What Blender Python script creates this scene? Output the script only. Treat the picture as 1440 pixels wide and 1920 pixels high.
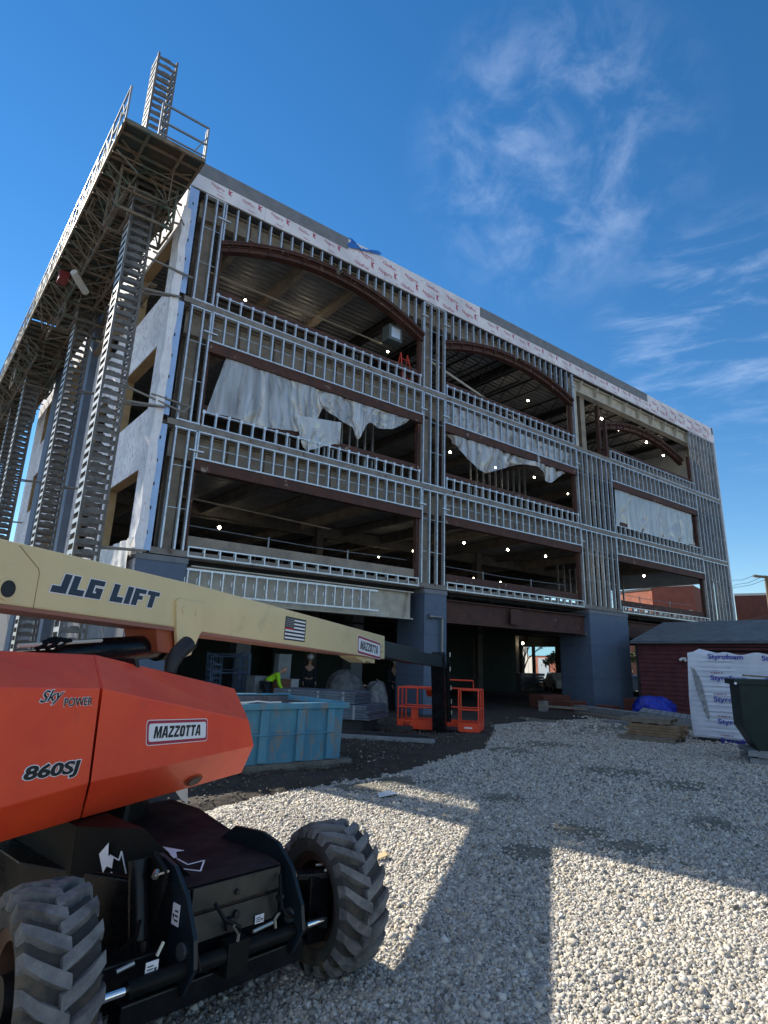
import bpy, bmesh, math, random
import numpy as np
from mathutils import Vector, Matrix
random.seed(7); rng = np.random.default_rng(7)
R = math.radians
scn = bpy.context.scene
for o in list(bpy.data.objects): bpy.data.objects.remove(o)
COL = scn.collection

# ------------------------------------------------------------------ camera
CAM = Vector((-4.837, -15.454, 1.6)); FPX = 1164.5; PPY = -59.9
PITCH, ROLL, YAW = R(16.243), R(1.850), R(37.900)
FW = Vector((math.sin(YAW)*math.cos(PITCH), math.cos(YAW)*math.cos(PITCH), math.sin(PITCH)))
_r = Vector((math.cos(YAW), -math.sin(YAW), 0)); _u = _r.cross(FW)
RT = _r*math.cos(ROLL) + _u*math.sin(ROLL); UP = -_r*math.sin(ROLL) + _u*math.cos(ROLL)
cd = bpy.data.cameras.new('camera'); cam = bpy.data.objects.new('camera', cd); COL.objects.link(cam)
cam.matrix_world = Matrix(((RT.x, UP.x, -FW.x, CAM.x), (RT.y, UP.y, -FW.y, CAM.y), (RT.z, UP.z, -FW.z, CAM.z), (0, 0, 0, 1)))
cd.sensor_fit = 'VERTICAL'; cd.sensor_height = 36; cd.lens = FPX/1920*36; cd.shift_y = PPY/1920
cd.clip_start = .05; cd.clip_end = 3000
scn.camera = cam

# ------------------------------------------------------------------ light
SUN_AZ, SUN_EL = R(-10.5), R(35)
w = bpy.data.worlds.new('World'); scn.world = w; w.use_nodes = True
nt = w.node_tree; nt.nodes.clear()
def N_(t, **k):
    n = nt.nodes.new(t)
    for a, b in k.items(): setattr(n, a, b)
    return n
out = N_('ShaderNodeOutputWorld'); bg = N_('ShaderNodeBackground'); bg.inputs[1].default_value = .11
sky = N_('ShaderNodeTexSky', sky_type='NISHITA', sun_disc=False, sun_elevation=SUN_EL, sun_rotation=SUN_AZ, altitude=0, air_density=1.0, dust_density=.0, ozone_density=2.6)
hs = N_('ShaderNodeHueSaturation'); hs.inputs['Saturation'].default_value = 1.30; hs.inputs['Value'].default_value = .72
nt.links.new(sky.outputs[0], hs.inputs['Color'])
tc = N_('ShaderNodeTexCoord')
def px_dir(px, py):
    return (FW + RT*((px-720)/FPX) - UP*((py-960-PPY)/FPX)).normalized()
def cloud(cpx, cpy, rad, sc, stretch, rot, lo, hi, amt, prev, d=None, rgb=(6.2, 6.9, 8.2)):
    d = d or px_dir(cpx, cpy)
    dot = N_('ShaderNodeVectorMath', operation='DOT_PRODUCT'); dot.inputs[1].default_value = d
    nrm = N_('ShaderNodeVectorMath', operation='NORMALIZE'); nt.links.new(tc.outputs['Generated'], nrm.inputs[0]); nt.links.new(nrm.outputs[0], dot.inputs[0])
    mr = N_('ShaderNodeMapRange', interpolation_type='SMOOTHSTEP'); mr.inputs[1].default_value = math.cos(R(rad)); mr.inputs[2].default_value = math.cos(R(rad*.15))
    nt.links.new(dot.outputs['Value'], mr.inputs[0])
    mp = N_('ShaderNodeMapping'); mp.inputs['Rotation'].default_value = rot; mp.inputs['Scale'].default_value = stretch
    nt.links.new(nrm.outputs[0], mp.inputs[0])
    nz = N_('ShaderNodeTexNoise'); nz.inputs['Scale'].default_value = sc; nz.inputs['Detail'].default_value = 9; nz.inputs['Roughness'].default_value = .62; nz.inputs['Distortion'].default_value = .35
    nt.links.new(mp.outputs[0], nz.inputs['Vector'])
    m2 = N_('ShaderNodeMapRange', interpolation_type='SMOOTHSTEP'); m2.inputs[1].default_value = lo; m2.inputs[2].default_value = hi; m2.inputs[4].default_value = amt
    nt.links.new(nz.outputs[0], m2.inputs[0])
    mu = N_('ShaderNodeMath', operation='MULTIPLY'); nt.links.new(mr.outputs[0], mu.inputs[0]); nt.links.new(m2.outputs[0], mu.inputs[1])
    mx = N_('ShaderNodeMixRGB'); mx.inputs[2].default_value = (*rgb, 1)
    nt.links.new(mu.outputs[0], mx.inputs[0]); nt.links.new(prev, mx.inputs[1])
    return mx.outputs[0]
c = cloud(1040, 300, 13, 11, (1, 1, 1.25), (0, .3, .2), .38, .80, .18, hs.outputs[0])
c = cloud(1370, 660, 12.5, 7.5, (1, 1, 4.5), (.1, .15, 0), .44, .82, .22, c)
# unseen broken cloud added behind the photographer, as neutral fill for the shaded side
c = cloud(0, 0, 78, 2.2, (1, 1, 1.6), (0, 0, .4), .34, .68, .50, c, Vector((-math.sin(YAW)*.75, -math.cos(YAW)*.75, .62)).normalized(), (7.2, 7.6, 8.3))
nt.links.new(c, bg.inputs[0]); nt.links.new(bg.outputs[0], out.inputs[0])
sl = bpy.data.lights.new('sun', 'SUN'); sl.energy = 4.9; sl.angle = R(.55); sl.color = (1, .92, .79)
so = bpy.data.objects.new('sun', sl); COL.objects.link(so)
SDIR = Vector((math.sin(SUN_AZ)*math.cos(SUN_EL), math.cos(SUN_AZ)*math.cos(SUN_EL), math.sin(SUN_EL)))
so.rotation_euler = SDIR.to_track_quat('Z', 'Y').to_euler(); so.location = (0, 0, 40)
scn.view_settings.view_transform = 'Standard'; scn.view_settings.look = 'None'; scn.view_settings.exposure = 1.0; scn.view_settings.gamma = 1
try:
    scn.cycles.max_bounces = 6; scn.cycles.diffuse_bounces = 3; scn.cycles.glossy_bounces = 3; scn.cycles.transparent_max_bounces = 8
    scn.cycles.sample_clamp_indirect = 6
except Exception: pass

# ------------------------------------------------------------------ where a line of sight meets a real plane (used to read places off the survey)
def ray(px, py): return FW + RT*((px-720)/FPX) - UP*((py-960-PPY)/FPX)
def at_z(px, py, z=0.):
    d = ray(px, py); return CAM + d*((z-CAM.z)/d.z)
def at_y(px, py, y=0.):
    d = ray(px, py); return CAM + d*((y-CAM.y)/d.y)
def at_x(px, py, x=0.):
    d = ray(px, py); return CAM + d*((x-CAM.x)/d.x)

# ------------------------------------------------------------------ materials
MATS = {}
def mat(name, col, rough=.6, metal=0., col2=None, sc=4., lo=.4, hi=.65, bump=0., bsc=30., det=6, spec=.4, emit=None, coat=0., col3=None, sc3=1.5, lo3=.55, hi3=.7, stretch=(1, 1, 1), alpha=None, trans=0., rvar=0.):
    if name in MATS: return MATS[name]
    m = bpy.data.materials.new(name); m.use_nodes = True; t = m.node_tree; p = t.nodes['Principled BSDF']
    p.inputs['Base Color'].default_value = (*col, 1); p.inputs['Roughness'].default_value = rough; p.inputs['Metallic'].default_value = metal
    p.inputs['Specular IOR Level'].default_value = spec; p.inputs['Coat Weight'].default_value = coat
    co = t.nodes.new('ShaderNodeTexCoord'); mp = t.nodes.new('ShaderNodeMapping'); mp.inputs['Scale'].default_value = stretch
    t.links.new(co.outputs['Object'], mp.inputs[0])
    def noise(s, d=det):
        n = t.nodes.new('ShaderNodeTexNoise'); n.inputs['Scale'].default_value = s; n.inputs['Detail'].default_value = d; n.inputs['Roughness'].default_value = .6
        t.links.new(mp.outputs[0], n.inputs['Vector']); return n.outputs[0]
    def rng_(src, a, b, c0=0., c1=1.):
        r = t.nodes.new('ShaderNodeMapRange'); r.inputs[1].default_value = a; r.inputs[2].default_value = b; r.inputs[3].default_value = c0; r.inputs[4].default_value = c1
        t.links.new(src, r.inputs[0]); return r.outputs[0]
    cur = None
    if col2:
        mx = t.nodes.new('ShaderNodeMixRGB'); mx.inputs[1].default_value = (*col, 1); mx.inputs[2].default_value = (*col2, 1)
        t.links.new(rng_(noise(sc), lo, hi), mx.inputs[0]); cur = mx.outputs[0]
    if col3:
        mx = t.nodes.new('ShaderNodeMixRGB'); mx.inputs[2].default_value = (*col3, 1)
        if cur: t.links.new(cur, mx.inputs[1])
        else: mx.inputs[1].default_value = (*col, 1)
        t.links.new(rng_(noise(sc3, 9), lo3, hi3), mx.inputs[0]); cur = mx.outputs[0]
    if cur: t.links.new(cur, p.inputs['Base Color'])
    if rvar: t.links.new(rng_(noise(sc*2.3), .3, .7, max(rough-rvar, .03), min(rough+rvar, 1)), p.inputs['Roughness'])
    if bump:
        b = t.nodes.new('ShaderNodeBump'); b.inputs['Strength'].default_value = 1; b.inputs['Distance'].default_value = bump
        t.links.new(noise(bsc), b.inputs['Height']); t.links.new(b.outputs[0], p.inputs['Normal'])
    if emit:
        p.inputs['Emission Color'].default_value = (*emit[:3], 1); p.inputs['Emission Strength'].default_value = emit[3]
    if alpha is not None: p.inputs['Alpha'].default_value = alpha
    if trans: p.inputs['Transmission Weight'].default_value = trans
    MATS[name] = m; return m

galv = mat('galvanised_steel', (.56, .60, .65), .42, .65, (.42, .46, .50), 9, rvar=.12, spec=.6, col3=(.36, .38, .41), sc3=2.3, lo3=.50, hi3=.66)
galv_w = mat('galvanised_bright', (.66, .69, .72), .38, .55, (.52, .55, .59), 12, rvar=.1, col3=(.45, .46, .48), sc3=3, lo3=.54, hi3=.68)
rust = mat('rusty_primer_steel', (.085, .034, .024), .75, 0, (.05, .026, .022), 3, bump=.004, bsc=25, col3=(.30, .25, .21), sc3=4, lo3=.62, hi3=.70)
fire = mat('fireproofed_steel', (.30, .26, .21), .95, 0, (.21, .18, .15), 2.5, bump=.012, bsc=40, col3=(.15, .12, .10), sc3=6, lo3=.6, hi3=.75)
fire_d = mat('fireproofed_steel_dark', (.14, .13, .12), .95, 0, (.09, .083, .078), 2.5, bump=.01, bsc=40)  # darker, greyer copy, mostly on the inner columns, girders and beams
fire_w = mat('fireproofed_pale', (.50, .47, .40), .95, 0, (.38, .35, .29), 3, bump=.012, bsc=35)
darksteel = mat('dark_primed_steel', (.032, .03, .032), .7, 0, (.02, .018, .018), 3)
conc = mat('slab_concrete', (.24, .22, .2), .9, 0, (.17, .155, .14), 3, bump=.006, bsc=18, col3=(.10, .035, .02), sc3=3.5, lo3=.58, hi3=.66)
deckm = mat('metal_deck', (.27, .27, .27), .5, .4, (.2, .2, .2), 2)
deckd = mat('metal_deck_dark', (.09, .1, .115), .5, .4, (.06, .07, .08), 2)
blue = mat('blue_membrane', (.085, .12, .18), .6, 0, (.10, .135, .195), 2.2, bump=.002, bsc=60, col3=(.03, .05, .09), sc3=26, lo3=.68, hi3=.72)
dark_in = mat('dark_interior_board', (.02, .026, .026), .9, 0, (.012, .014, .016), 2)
gyp = mat('grey_sheathing_wrap', (.19, .20, .22), .8, 0, (.15, .16, .18), 3, bump=.003, bsc=8)
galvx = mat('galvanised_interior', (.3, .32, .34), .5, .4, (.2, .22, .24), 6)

def sheath(name, base, mark, sc, ang, thr):
    m = bpy.data.materials.new(name); m.use_nodes = True; t = m.node_tree; p = t.nodes['Principled BSDF']; p.inputs['Roughness'].default_value = .8
    co = t.nodes.new('ShaderNodeTexCoord'); mp = t.nodes.new('ShaderNodeMapping'); mp.inputs['Rotation'].default_value = ang; mp.inputs['Scale'].default_value = sc
    t.links.new(co.outputs['Object'], mp.inputs[0])
    n = t.nodes.new('ShaderNodeTexNoise'); n.inputs['Scale'].default_value = 1; n.inputs['Detail'].default_value = 2.5; t.links.new(mp.outputs[0], n.inputs['Vector'])
    r = t.nodes.new('ShaderNodeMapRange'); r.inputs[1].default_value = thr; r.inputs[2].default_value = thr+.03; t.links.new(n.outputs[0], r.inputs[0])
    n2 = t.nodes.new('ShaderNodeTexNoise'); n2.inputs['Scale'].default_value = .9; n2.inputs['Detail'].default_value = 7; t.links.new(co.outputs['Object'], n2.inputs['Vector'])
    mx0 = t.nodes.new('ShaderNodeMixRGB'); mx0.inputs[1].default_value = (*base, 1); mx0.inputs[2].default_value = (base[0]*.78, base[1]*.78, base[2]*.80, 1)
    r2 = t.nodes.new('ShaderNodeMapRange'); r2.inputs[1].default_value = .42; r2.inputs[2].default_value = .65; t.links.new(n2.outputs[0], r2.inputs[0]); t.links.new(r2.outputs[0], mx0.inputs[0])
    mx = t.nodes.new('ShaderNodeMixRGB'); mx.inputs[2].default_value = (*mark, 1); t.links.new(mx0.outputs[0], mx.inputs[1]); t.links.new(r.outputs[0], mx.inputs[0])
    t.links.new(mx.outputs[0], p.inputs['Base Color'])
    b = t.nodes.new('ShaderNodeBump'); b.inputs['Distance'].default_value = .01; b.inputs['Strength'].default_value = .6; t.links.new(n2.outputs[0], b.inputs['Height']); t.links.new(b.outputs[0], p.inputs['Normal'])
    return m
sheath_side = sheath('white_sheathing_side', (.88, .88, .91), (.50, .38, .46), (3, 15, 4.5), (R(32), 0, 0), .585)
sheath_front = sheath('white_sheathing_front', (.74, .72, .76), (.52, .38, .42), (3.5, 6, 16), (0, R(25), 0), .66)

# ------------------------------------------------------------------ mesh building
class MB:
    def __init__(s): s.v = []; s.f = []
    def add(s, vs, fs):
        o = len(s.v); s.v += [tuple(q) for q in vs]; s.f += [tuple(i+o for i in f) for f in fs]; return s
    def box(s, x0, x1, y0, y1, z0, z1):
        vs = [(x, y, z) for z in (z0, z1) for y in (y0, y1) for x in (x0, x1)]
        return s.add(vs, [(0, 2, 3, 1), (4, 5, 7, 6), (0, 1, 5, 4), (2, 6, 7, 3), (0, 4, 6, 2), (1, 3, 7, 5)])
    def bar(s, a, b, w, h=None, up=(0, 0, 1), roll=0):
        h = h or w; a = Vector(a); b = Vector(b); d = (b-a)
        if d.length < 1e-6: return s
        d.normalize(); u = Vector(up)
        if abs(d.dot(u)) > .98: u = Vector((0, 1, 0))
        x = d.cross(u).normalized(); y = x.cross(d).normalized()
        if roll:
            q = Matrix.Rotation(roll, 3, d); x = q@x; y = q@y
        vs = [p + x*(i*w/2) + y*(j*h/2) for p in (a, b) for i, j in ((-1, -1), (1, -1), (1, 1), (-1, 1))]
        return s.add(vs, [(0, 1, 2, 3), (7, 6, 5, 4), (0, 4, 5, 1), (1, 5, 6, 2), (2, 6, 7, 3), (3, 7, 4, 0)])
    def tube(s, pts, r, n=8, cap=True):
        pts = [Vector(q) for q in pts]; m = len(pts); rr = r if isinstance(r, (list, tuple)) else [r]*m
        o = len(s.v); px = None
        for i, q in enumerate(pts):
            d = (pts[min(i+1, m-1)]-pts[max(i-1, 0)]).normalized()
            if px is None:
                u = Vector((0, 0, 1)) if abs(d.z) < .9 else Vector((1, 0, 0)); px = d.cross(u).normalized()
            else: px = (px - d*px.dot(d)).normalized()
            py = d.cross(px)
            for k in range(n):
                a = 2*math.pi*k/n; s.v.append(tuple(q + px*(math.cos(a)*rr[i]) + py*(math.sin(a)*rr[i])))
        for i in range(m-1):
            for k in range(n):
                k2 = (k+1) % n; s.f.append((o+i*n+k, o+i*n+k2, o+(i+1)*n+k2, o+(i+1)*n+k))
        if cap: s.f.append(tuple(o+k for k in range(n))[::-1]); s.f.append(tuple(o+(m-1)*n+k for k in range(n)))
        return s
    def prism(s, poly, off):
        n = len(poly); off = Vector(off); a = [Vector(q) for q in poly]
        return s.add(a + [q+off for q in a], [tuple(range(n))[::-1], tuple(range(n, 2*n))] + [(i, (i+1) % n, n+(i+1) % n, n+i) for i in range(n)])
    def sphere(s, c, r, n=8, m=6, sx=1, sy=1, sz=1):
        vs = [(c[0], c[1], c[2]+r*sz)]; fs = []
        for i in range(1, m):
            t = math.pi*i/m
            for k in range(n):
                a = 2*math.pi*k/n; vs.append((c[0]+r*sx*math.sin(t)*math.cos(a), c[1]+r*sy*math.sin(t)*math.sin(a), c[2]+r*sz*math.cos(t)))
        vs.append((c[0], c[1], c[2]-r*sz)); L = len(vs)-1
        for k in range(n): fs.append((0, 1+k, 1+(k+1) % n)); fs.append((L, L-n+(k+1) % n, L-n+k))
        for i in range(m-2):
            for k in range(n): fs.append((1+i*n+k, 1+(i+1)*n+k, 1+(i+1)*n+(k+1) % n, 1+i*n+(k+1) % n))
        return s.add(vs, fs)
    def build(s, name, m, parent=None, base=(0, 0, 0), smooth=False, bevel=0, **kw):
        me = bpy.data.meshes.new(name)
        b = Vector(BASE.get(parent.name, (0, 0, 0))) if parent else Vector(base)
        me.from_pydata([tuple(Vector(q)-b) for q in s.v], [], s.f); me.update()
        if isinstance(m, (list, tuple)):
            for q in m: me.materials.append(q)
        else: me.materials.append(m)
        bm = bmesh.new(); bm.from_mesh(me); bmesh.ops.recalc_face_normals(bm, faces=bm.faces)
        if bevel: bmesh.ops.bevel(bm, geom=[e for e in bm.edges if len(e.link_faces) == 2 and e.calc_face_angle(0) > .5], offset=bevel, segments=2, affect='EDGES', profile=.6)
        bm.to_mesh(me); bm.free()
        if smooth:
            for q in me.polygons: q.use_smooth = True
            try: me.set_sharp_from_angle(angle=R(38))
            except Exception: pass
        o = bpy.data.objects.new(name, me); COL.objects.link(o)
        if parent: o.parent = parent; BASE[o.name] = tuple(b)
        else: o.location = b; BASE[o.name] = tuple(b)
        for k, q in kw.items():
            if q is not None: o[k] = q
        return o
    def build_loose(s, name, m, parent=None, **k):
        p = list(range(len(s.v)))
        def f(a):
            while p[a] != a: p[a] = p[p[a]]; a = p[a]
            return a
        for q in s.f:
            for b in q[1:]:
                x, y = f(q[0]), f(b)
                if x != y: p[x] = y
        gr = {}
        for q in s.f: gr.setdefault(f(q[0]), []).append(q)
        for fs in gr.values():
            ids = sorted({i for q in fs for i in q}); mp = {i: j for j, i in enumerate(ids)}; n_ = MB(); n_.v = [s.v[i] for i in ids]; n_.f = [tuple(mp[i] for i in q) for q in fs]; n_.build(name, m, parent, **k)
BASE = {}
def thing(name, label, category, loc=(0, 0, 0), group=None):
    o = bpy.data.objects.new(name, None); COL.objects.link(o); o.location = loc; BASE[o.name] = tuple(loc); o.empty_display_size = .2
    o['label'] = label; o['category'] = category
    if group: o['group'] = group
    return o
def dup(o, parent=None, off=(0, 0, 0), **kw):
    c = o.copy(); COL.objects.link(c)
    if parent: c.parent = parent
    c.location = o.location + Vector(off)
    for k, q in kw.items(): c[k] = q
    for ch in list(o.children): dup(ch, c)
    return c
def beam_i(mb, a, b, d, fw, tf=.02, tw=.014, web_up=(0, 0, 1)):
    a = Vector(a); b = Vector(b); u = Vector(web_up)
    mb.bar(a, b, tw, d-2*tf, up=u); mb.bar(a+u*(d/2-tf/2), b+u*(d/2-tf/2), fw, tf, up=u); mb.bar(a-u*(d/2-tf/2), b-u*(d/2-tf/2), fw, tf, up=u)

def text_geo(body, bold=.0, shear=0., font_space=1., raw=False):
    cu = bpy.data.curves.new('t', 'FONT'); cu.body = body; cu.size = 1; cu.offset = bold; cu.shear = shear; cu.space_character = font_space; cu.resolution_u = 3
    ob = bpy.data.objects.new('t', cu); COL.objects.link(ob)
    dg = bpy.context.evaluated_depsgraph_get(); dg.update(); me = bpy.data.meshes.new_from_object(ob.evaluated_get(dg))
    vs = np.array([q.co[:] for q in me.vertices]); fs = [tuple(q.vertices) for q in me.polygons]
    bpy.data.objects.remove(ob); bpy.data.meshes.remove(me); bpy.data.curves.remove(cu)
    if raw: return vs, fs
    vs[:, :2] -= vs[:, :2].min(0); return vs, fs, vs[:, 0].max(), vs[:, 1].max()
def put_text(mb, body, o, u, v, width=None, height=None, **k):
    vs, fs, w0, h0 = text_geo(body, **k); o = Vector(o); u = Vector(u); v = Vector(v)
    sx = width/w0 if width else height/h0; sy = height/h0 if height else width/w0
    mb.add([o+u*(q[0]*sx)+v*(q[1]*sy) for q in vs], fs); return mb

# ================================================================== BUILDING
Z2, Z3, Z4, Z5, Z6 = 3.97, 7.38, 11.0, 14.71, 15.65
XA0, XA1, XB0, XB1, XC0, XC1, XE = .83, 8.88, 9.96, 18.07, 20.77, 29.08, 32.0
DEP = 21.
B = thing('steel_frame_building', 'four-storey office building under construction, bare steel stud front with arched top openings', 'building')
# floor slabs and edge angles
SLABT = {Z2: 'a', Z3: 'b', Z4: 'c'}
for z in (Z2, Z3, Z4):
    MB().box(-.12, XE, .16, DEP, z-.02, z+.13).build('floor_slab', conc, B)
    m = MB(); x = -.02
    while x < XE:
        l = min(3.1, XE-x); dz = random.uniform(-.006, .006); m.box(x, x+l-.006, -.005, .157, z+.005+dz, z+.165+dz); x += l
    m.build('slab_edge', conc, B)
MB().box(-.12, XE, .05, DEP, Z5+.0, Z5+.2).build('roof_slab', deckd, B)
# corrugated deck seen from below, ribs run along the facade
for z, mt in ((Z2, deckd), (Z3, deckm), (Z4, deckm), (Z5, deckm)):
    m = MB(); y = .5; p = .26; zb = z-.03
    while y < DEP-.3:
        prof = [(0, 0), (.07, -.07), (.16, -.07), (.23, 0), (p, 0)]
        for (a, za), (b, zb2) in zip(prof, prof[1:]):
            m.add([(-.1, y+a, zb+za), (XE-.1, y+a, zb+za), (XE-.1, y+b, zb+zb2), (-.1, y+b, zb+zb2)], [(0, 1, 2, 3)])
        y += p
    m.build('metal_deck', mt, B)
# columns
for x in (.48, 9.42, 19.4, 30.4):
    for y in (.62, 7.4, 14.2, 20.3):
        m = MB()
        for z0, z1 in ((0 if y > 1 else Z2+.13, Z2-.03), (Z2+.13, Z3-.03), (Z3+.13, Z4-.03), (Z4+.13, Z5)):
            if z1 <= z0: continue
            m.box(x-.17, x+.17, y-.17, y-.13, z0, z1); m.box(x-.17, x+.17, y+.13, y+.17, z0, z1); m.box(x-.03, x+.03, y-.13, y+.13, z0, z1)
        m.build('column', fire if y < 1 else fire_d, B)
# beams across the bays (run away from the facade) and spandrel beams behind the studs
for z in (Z2, Z3, Z4, Z5):
    xs = [1.9, 4.1, 6.3, 8.5, 10.8, 12.9, 15.0, 17.1, 20.9, 23.1, 25.3, 27.5, 29.6]
    for i, x in enumerate(xs):
        if z == Z5 and x > 9.5:
            if i % 2: continue
        m = MB(); d = .42 if i % 2 else .3
        beam_i(m, (x, .55, z-.1-d/2), (x, DEP-.3, z-.1-d/2), d, .2)
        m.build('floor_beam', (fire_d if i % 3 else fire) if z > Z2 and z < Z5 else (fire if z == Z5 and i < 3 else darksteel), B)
    for y in (7.4, 14.2):
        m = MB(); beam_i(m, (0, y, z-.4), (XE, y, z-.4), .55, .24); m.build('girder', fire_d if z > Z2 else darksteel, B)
# open-web joists under the roof of the far bays
for x in (10.5, 11.8, 13.1, 14.4, 15.7, 17.0, 19.6, 21.0, 22.4, 23.8, 25.2, 26.6, 28.0):
    m = MB(); zt, zb = Z5-.12, Z5-.72; y0, y1 = .6, 20.5
    m.bar((x, y0, zt), (x, y1, zt), .08, .05); m.bar((x, y0+.6, zb), (x, y1-.6, zb), .07, .04)
    y = y0; up = True
    while y < y1-.7:
        m.bar((x, y, zt if up else zb), (x, y+.62, zb if up else zt), .028); y += .62; up = not up
    m.build('roof_joist', darksteel, B)
# spandrel beams (fireproofed web seen between studs)
def spandrel(x0, x1, z, mt, d=.72, y=.38):
    m = MB(); beam_i(m, (x0, y, z-.04-d/2), (x1, y, z-.04-d/2), d, .26, .03, .03)
    k = x0+.5
    while k < x1: m.bar((k, y-.07, z-.07), (k, y-.07, z-d), .012, .1); k += 1.15
    m.build('spandrel_beam', mt, B)
for z in (Z3, Z4):
    spandrel(.2, XE-.3, z, fire, .75)
spandrel(.2, XB0+6, Z5, fire, .62, .42)
m = MB(); beam_i(m, (1.1, .24, 3.36), (8.62, .24, 3.36), .88, .34, .035, .03); m.bar((8.45, .14, 3.75), (8.30, .14, 2.97), .02, .16); m.build('ground_beam', fire_w, B)
m = MB(); beam_i(m, (9.95, .26, 3.30), (18.5, .26, 3.30), .78, .3, .035, .03); m.box(13.4, 14.0, .05, .08, 3.05, 3.6); m.build('ground_beam', rust, B)
m = MB(); beam_i(m, (20.9, .26, 3.30), (XE-.4, .26, 3.30), .74, .3, .035, .03); m.build('ground_beam', rust, B)
# exposed pale roof beam over the third bay
m = MB(); beam_i(m, (18.2, .34, 14.36), (XE-.25, .34, 14.36), .62, .34, .04, .04)
x = 18.9
while x < XE-.5:
    m.add([(x, .02, 14.62), (x, .32, 14.62), (x, .32, 14.09), (x, .2, 14.09), (x+.03, .02, 14.62), (x+.03, .32, 14.62), (x+.03, .32, 14.09), (x+.03, .2, 14.09)], [(0, 1, 2, 3), (7, 6, 5, 4), (0, 4, 5, 1), (1, 5, 6, 2), (2, 6, 7, 3), (3, 7, 4, 0)]); x += 1.28
m.build('roof_beam', fire_w, B)
m = MB(); m.box(18.2, 18.55, .18, .5, Z4+.17, 14.05); m.build('fireproofed_post', fire_w, B)
m = MB(); m.box(20.75, 20.93, .5, .66, Z4+.13, 14.05); m.build('rusty_post', rust, B)

# blue wrapped ground columns
def blue_col(x0, x1, y0, y1, z1):
    m = MB(); m.box(x0, x1, y0, y1, 0, z1-.17); o = m.build('wrapped_column', blue, B)
    m = MB(); m.box(x0-.02, x1+.02, y0-.02, y1, z1-.17, z1-.03); m.build('column_cap', gyp, o)
    m = MB()
    for z in (1.15, 2.45): m.box(x0-.004, x1+.004, y0-.004, y1-.01, z, z+.05)
    m.build_loose('membrane_lap', mat('membrane_lap', (.085, .115, .175), .45, 0, (.06, .085, .135), 5), o)
    m = MB(); z = .4
    while z < z1-.4:
        for q in (.08, .5, .92): xx = x0+(x1-x0)*q; m.box(xx-.012, xx+.012, y0-.008, y0-.001, z, z+.024)
        for q in (.15, .6): yy = y0+(y1-y0)*q; m.box(x0-.008, x0-.001, yy-.012, yy+.012, z, z+.024)
        z += .42
    m.build('membrane_fasteners', darksteel, o, kind='stuff')
blue_col(-.32, .95, -.03, 1.1, Z2)
c1 = at_y(795, 1118); c1r = at_y(836, 1118); blue_col(c1.x, c1r.x, -.03, 1.35, Z2)
c2 = at_y(1104, 1155); c2r = at_y(1176, 1165); blue_col(c2.x, c2r.x, -.03, 1.5, Z2)
# downpipe on the middle column
m = MB(); px0 = c1r.x-.3
m.tube([(px0-.42, -.1, 3.05), (px0-.08, -.14, 3.05), (px0-.02, -.14, 3.03), (px0, -.14, 2.95), (px0, -.14, .1)], .05, 10); m.tube([(px0-.55, -.08, 3.05), (px0-.36, -.1, 3.05)], .075, 10)
m.build('bent_pipe', mat('pipe_grey', (.2, .21, .22), .4, .6), B, smooth=True)

# ---- steel stud walls
SG = {}
def stud_mesh(h):
    k = round(h, 3)
    if k not in SG:
        m = MB(); m.box(0, .045, 0, .006, 0, h); m.box(0, .006, .006, .13, 0, h); m.box(0, .045, .13, .136, 0, h)
        me = bpy.data.meshes.new('stud'); me.from_pydata(m.v, [], m.f); me.materials.append(galv); me.update(); SG[k] = (me, m)
    return SG[k]
MANY = MB()
NSTUD = [0]
def stud(x, z0, z1, parent=None, y=.0, near=False):
    if z1-z0 < .03: return
    x += random.uniform(-.006, .006)
    if near and NSTUD[0] < 99:
        NSTUD[0] += 1
        me, _ = stud_mesh(round((z1-z0)*20)/20 if z1-z0 > .6 else z1-z0)
        o = bpy.data.objects.new('stud', me); COL.objects.link(o); o.parent = B; o.location = (x, y+.004, z0); o.scale = (1, 1, (z1-z0)/(round((z1-z0)*20)/20 if z1-z0 > .6 else z1-z0)); BASE[o.name] = (0, 0, 0)
    else:
        MANY.box(x, x+.045, y+.004, y+.010, z0, z1); MANY.box(x, x+.006, y+.010, y+.134, z0, z1); MANY.box(x, x+.045, y+.134, y+.14, z0, z1)
TRK = MB()
def track(x0, x1, z, h=.045, y0=-.002, y1=.146, mb=None): (mb or TRK).box(x0, x1, y0, y1, z, z+h)
def arch_z(x, x0, x1, zs, sag):
    h = (x1-x0)/2; Rr = (h*h+sag*sag)/(2*sag); return zs - (Rr-sag) + math.sqrt(max(Rr*Rr-(x-(x0+x1)/2)**2, 0))
def frange(a, b, n): return [a+(b-a)*i/n for i in range(n+1)]
bays = [(XA0, XA1, 21, True), (XB0, XB1, 21, False), (XC0, XC1, 21, False)]
ROD = MB()
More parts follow.
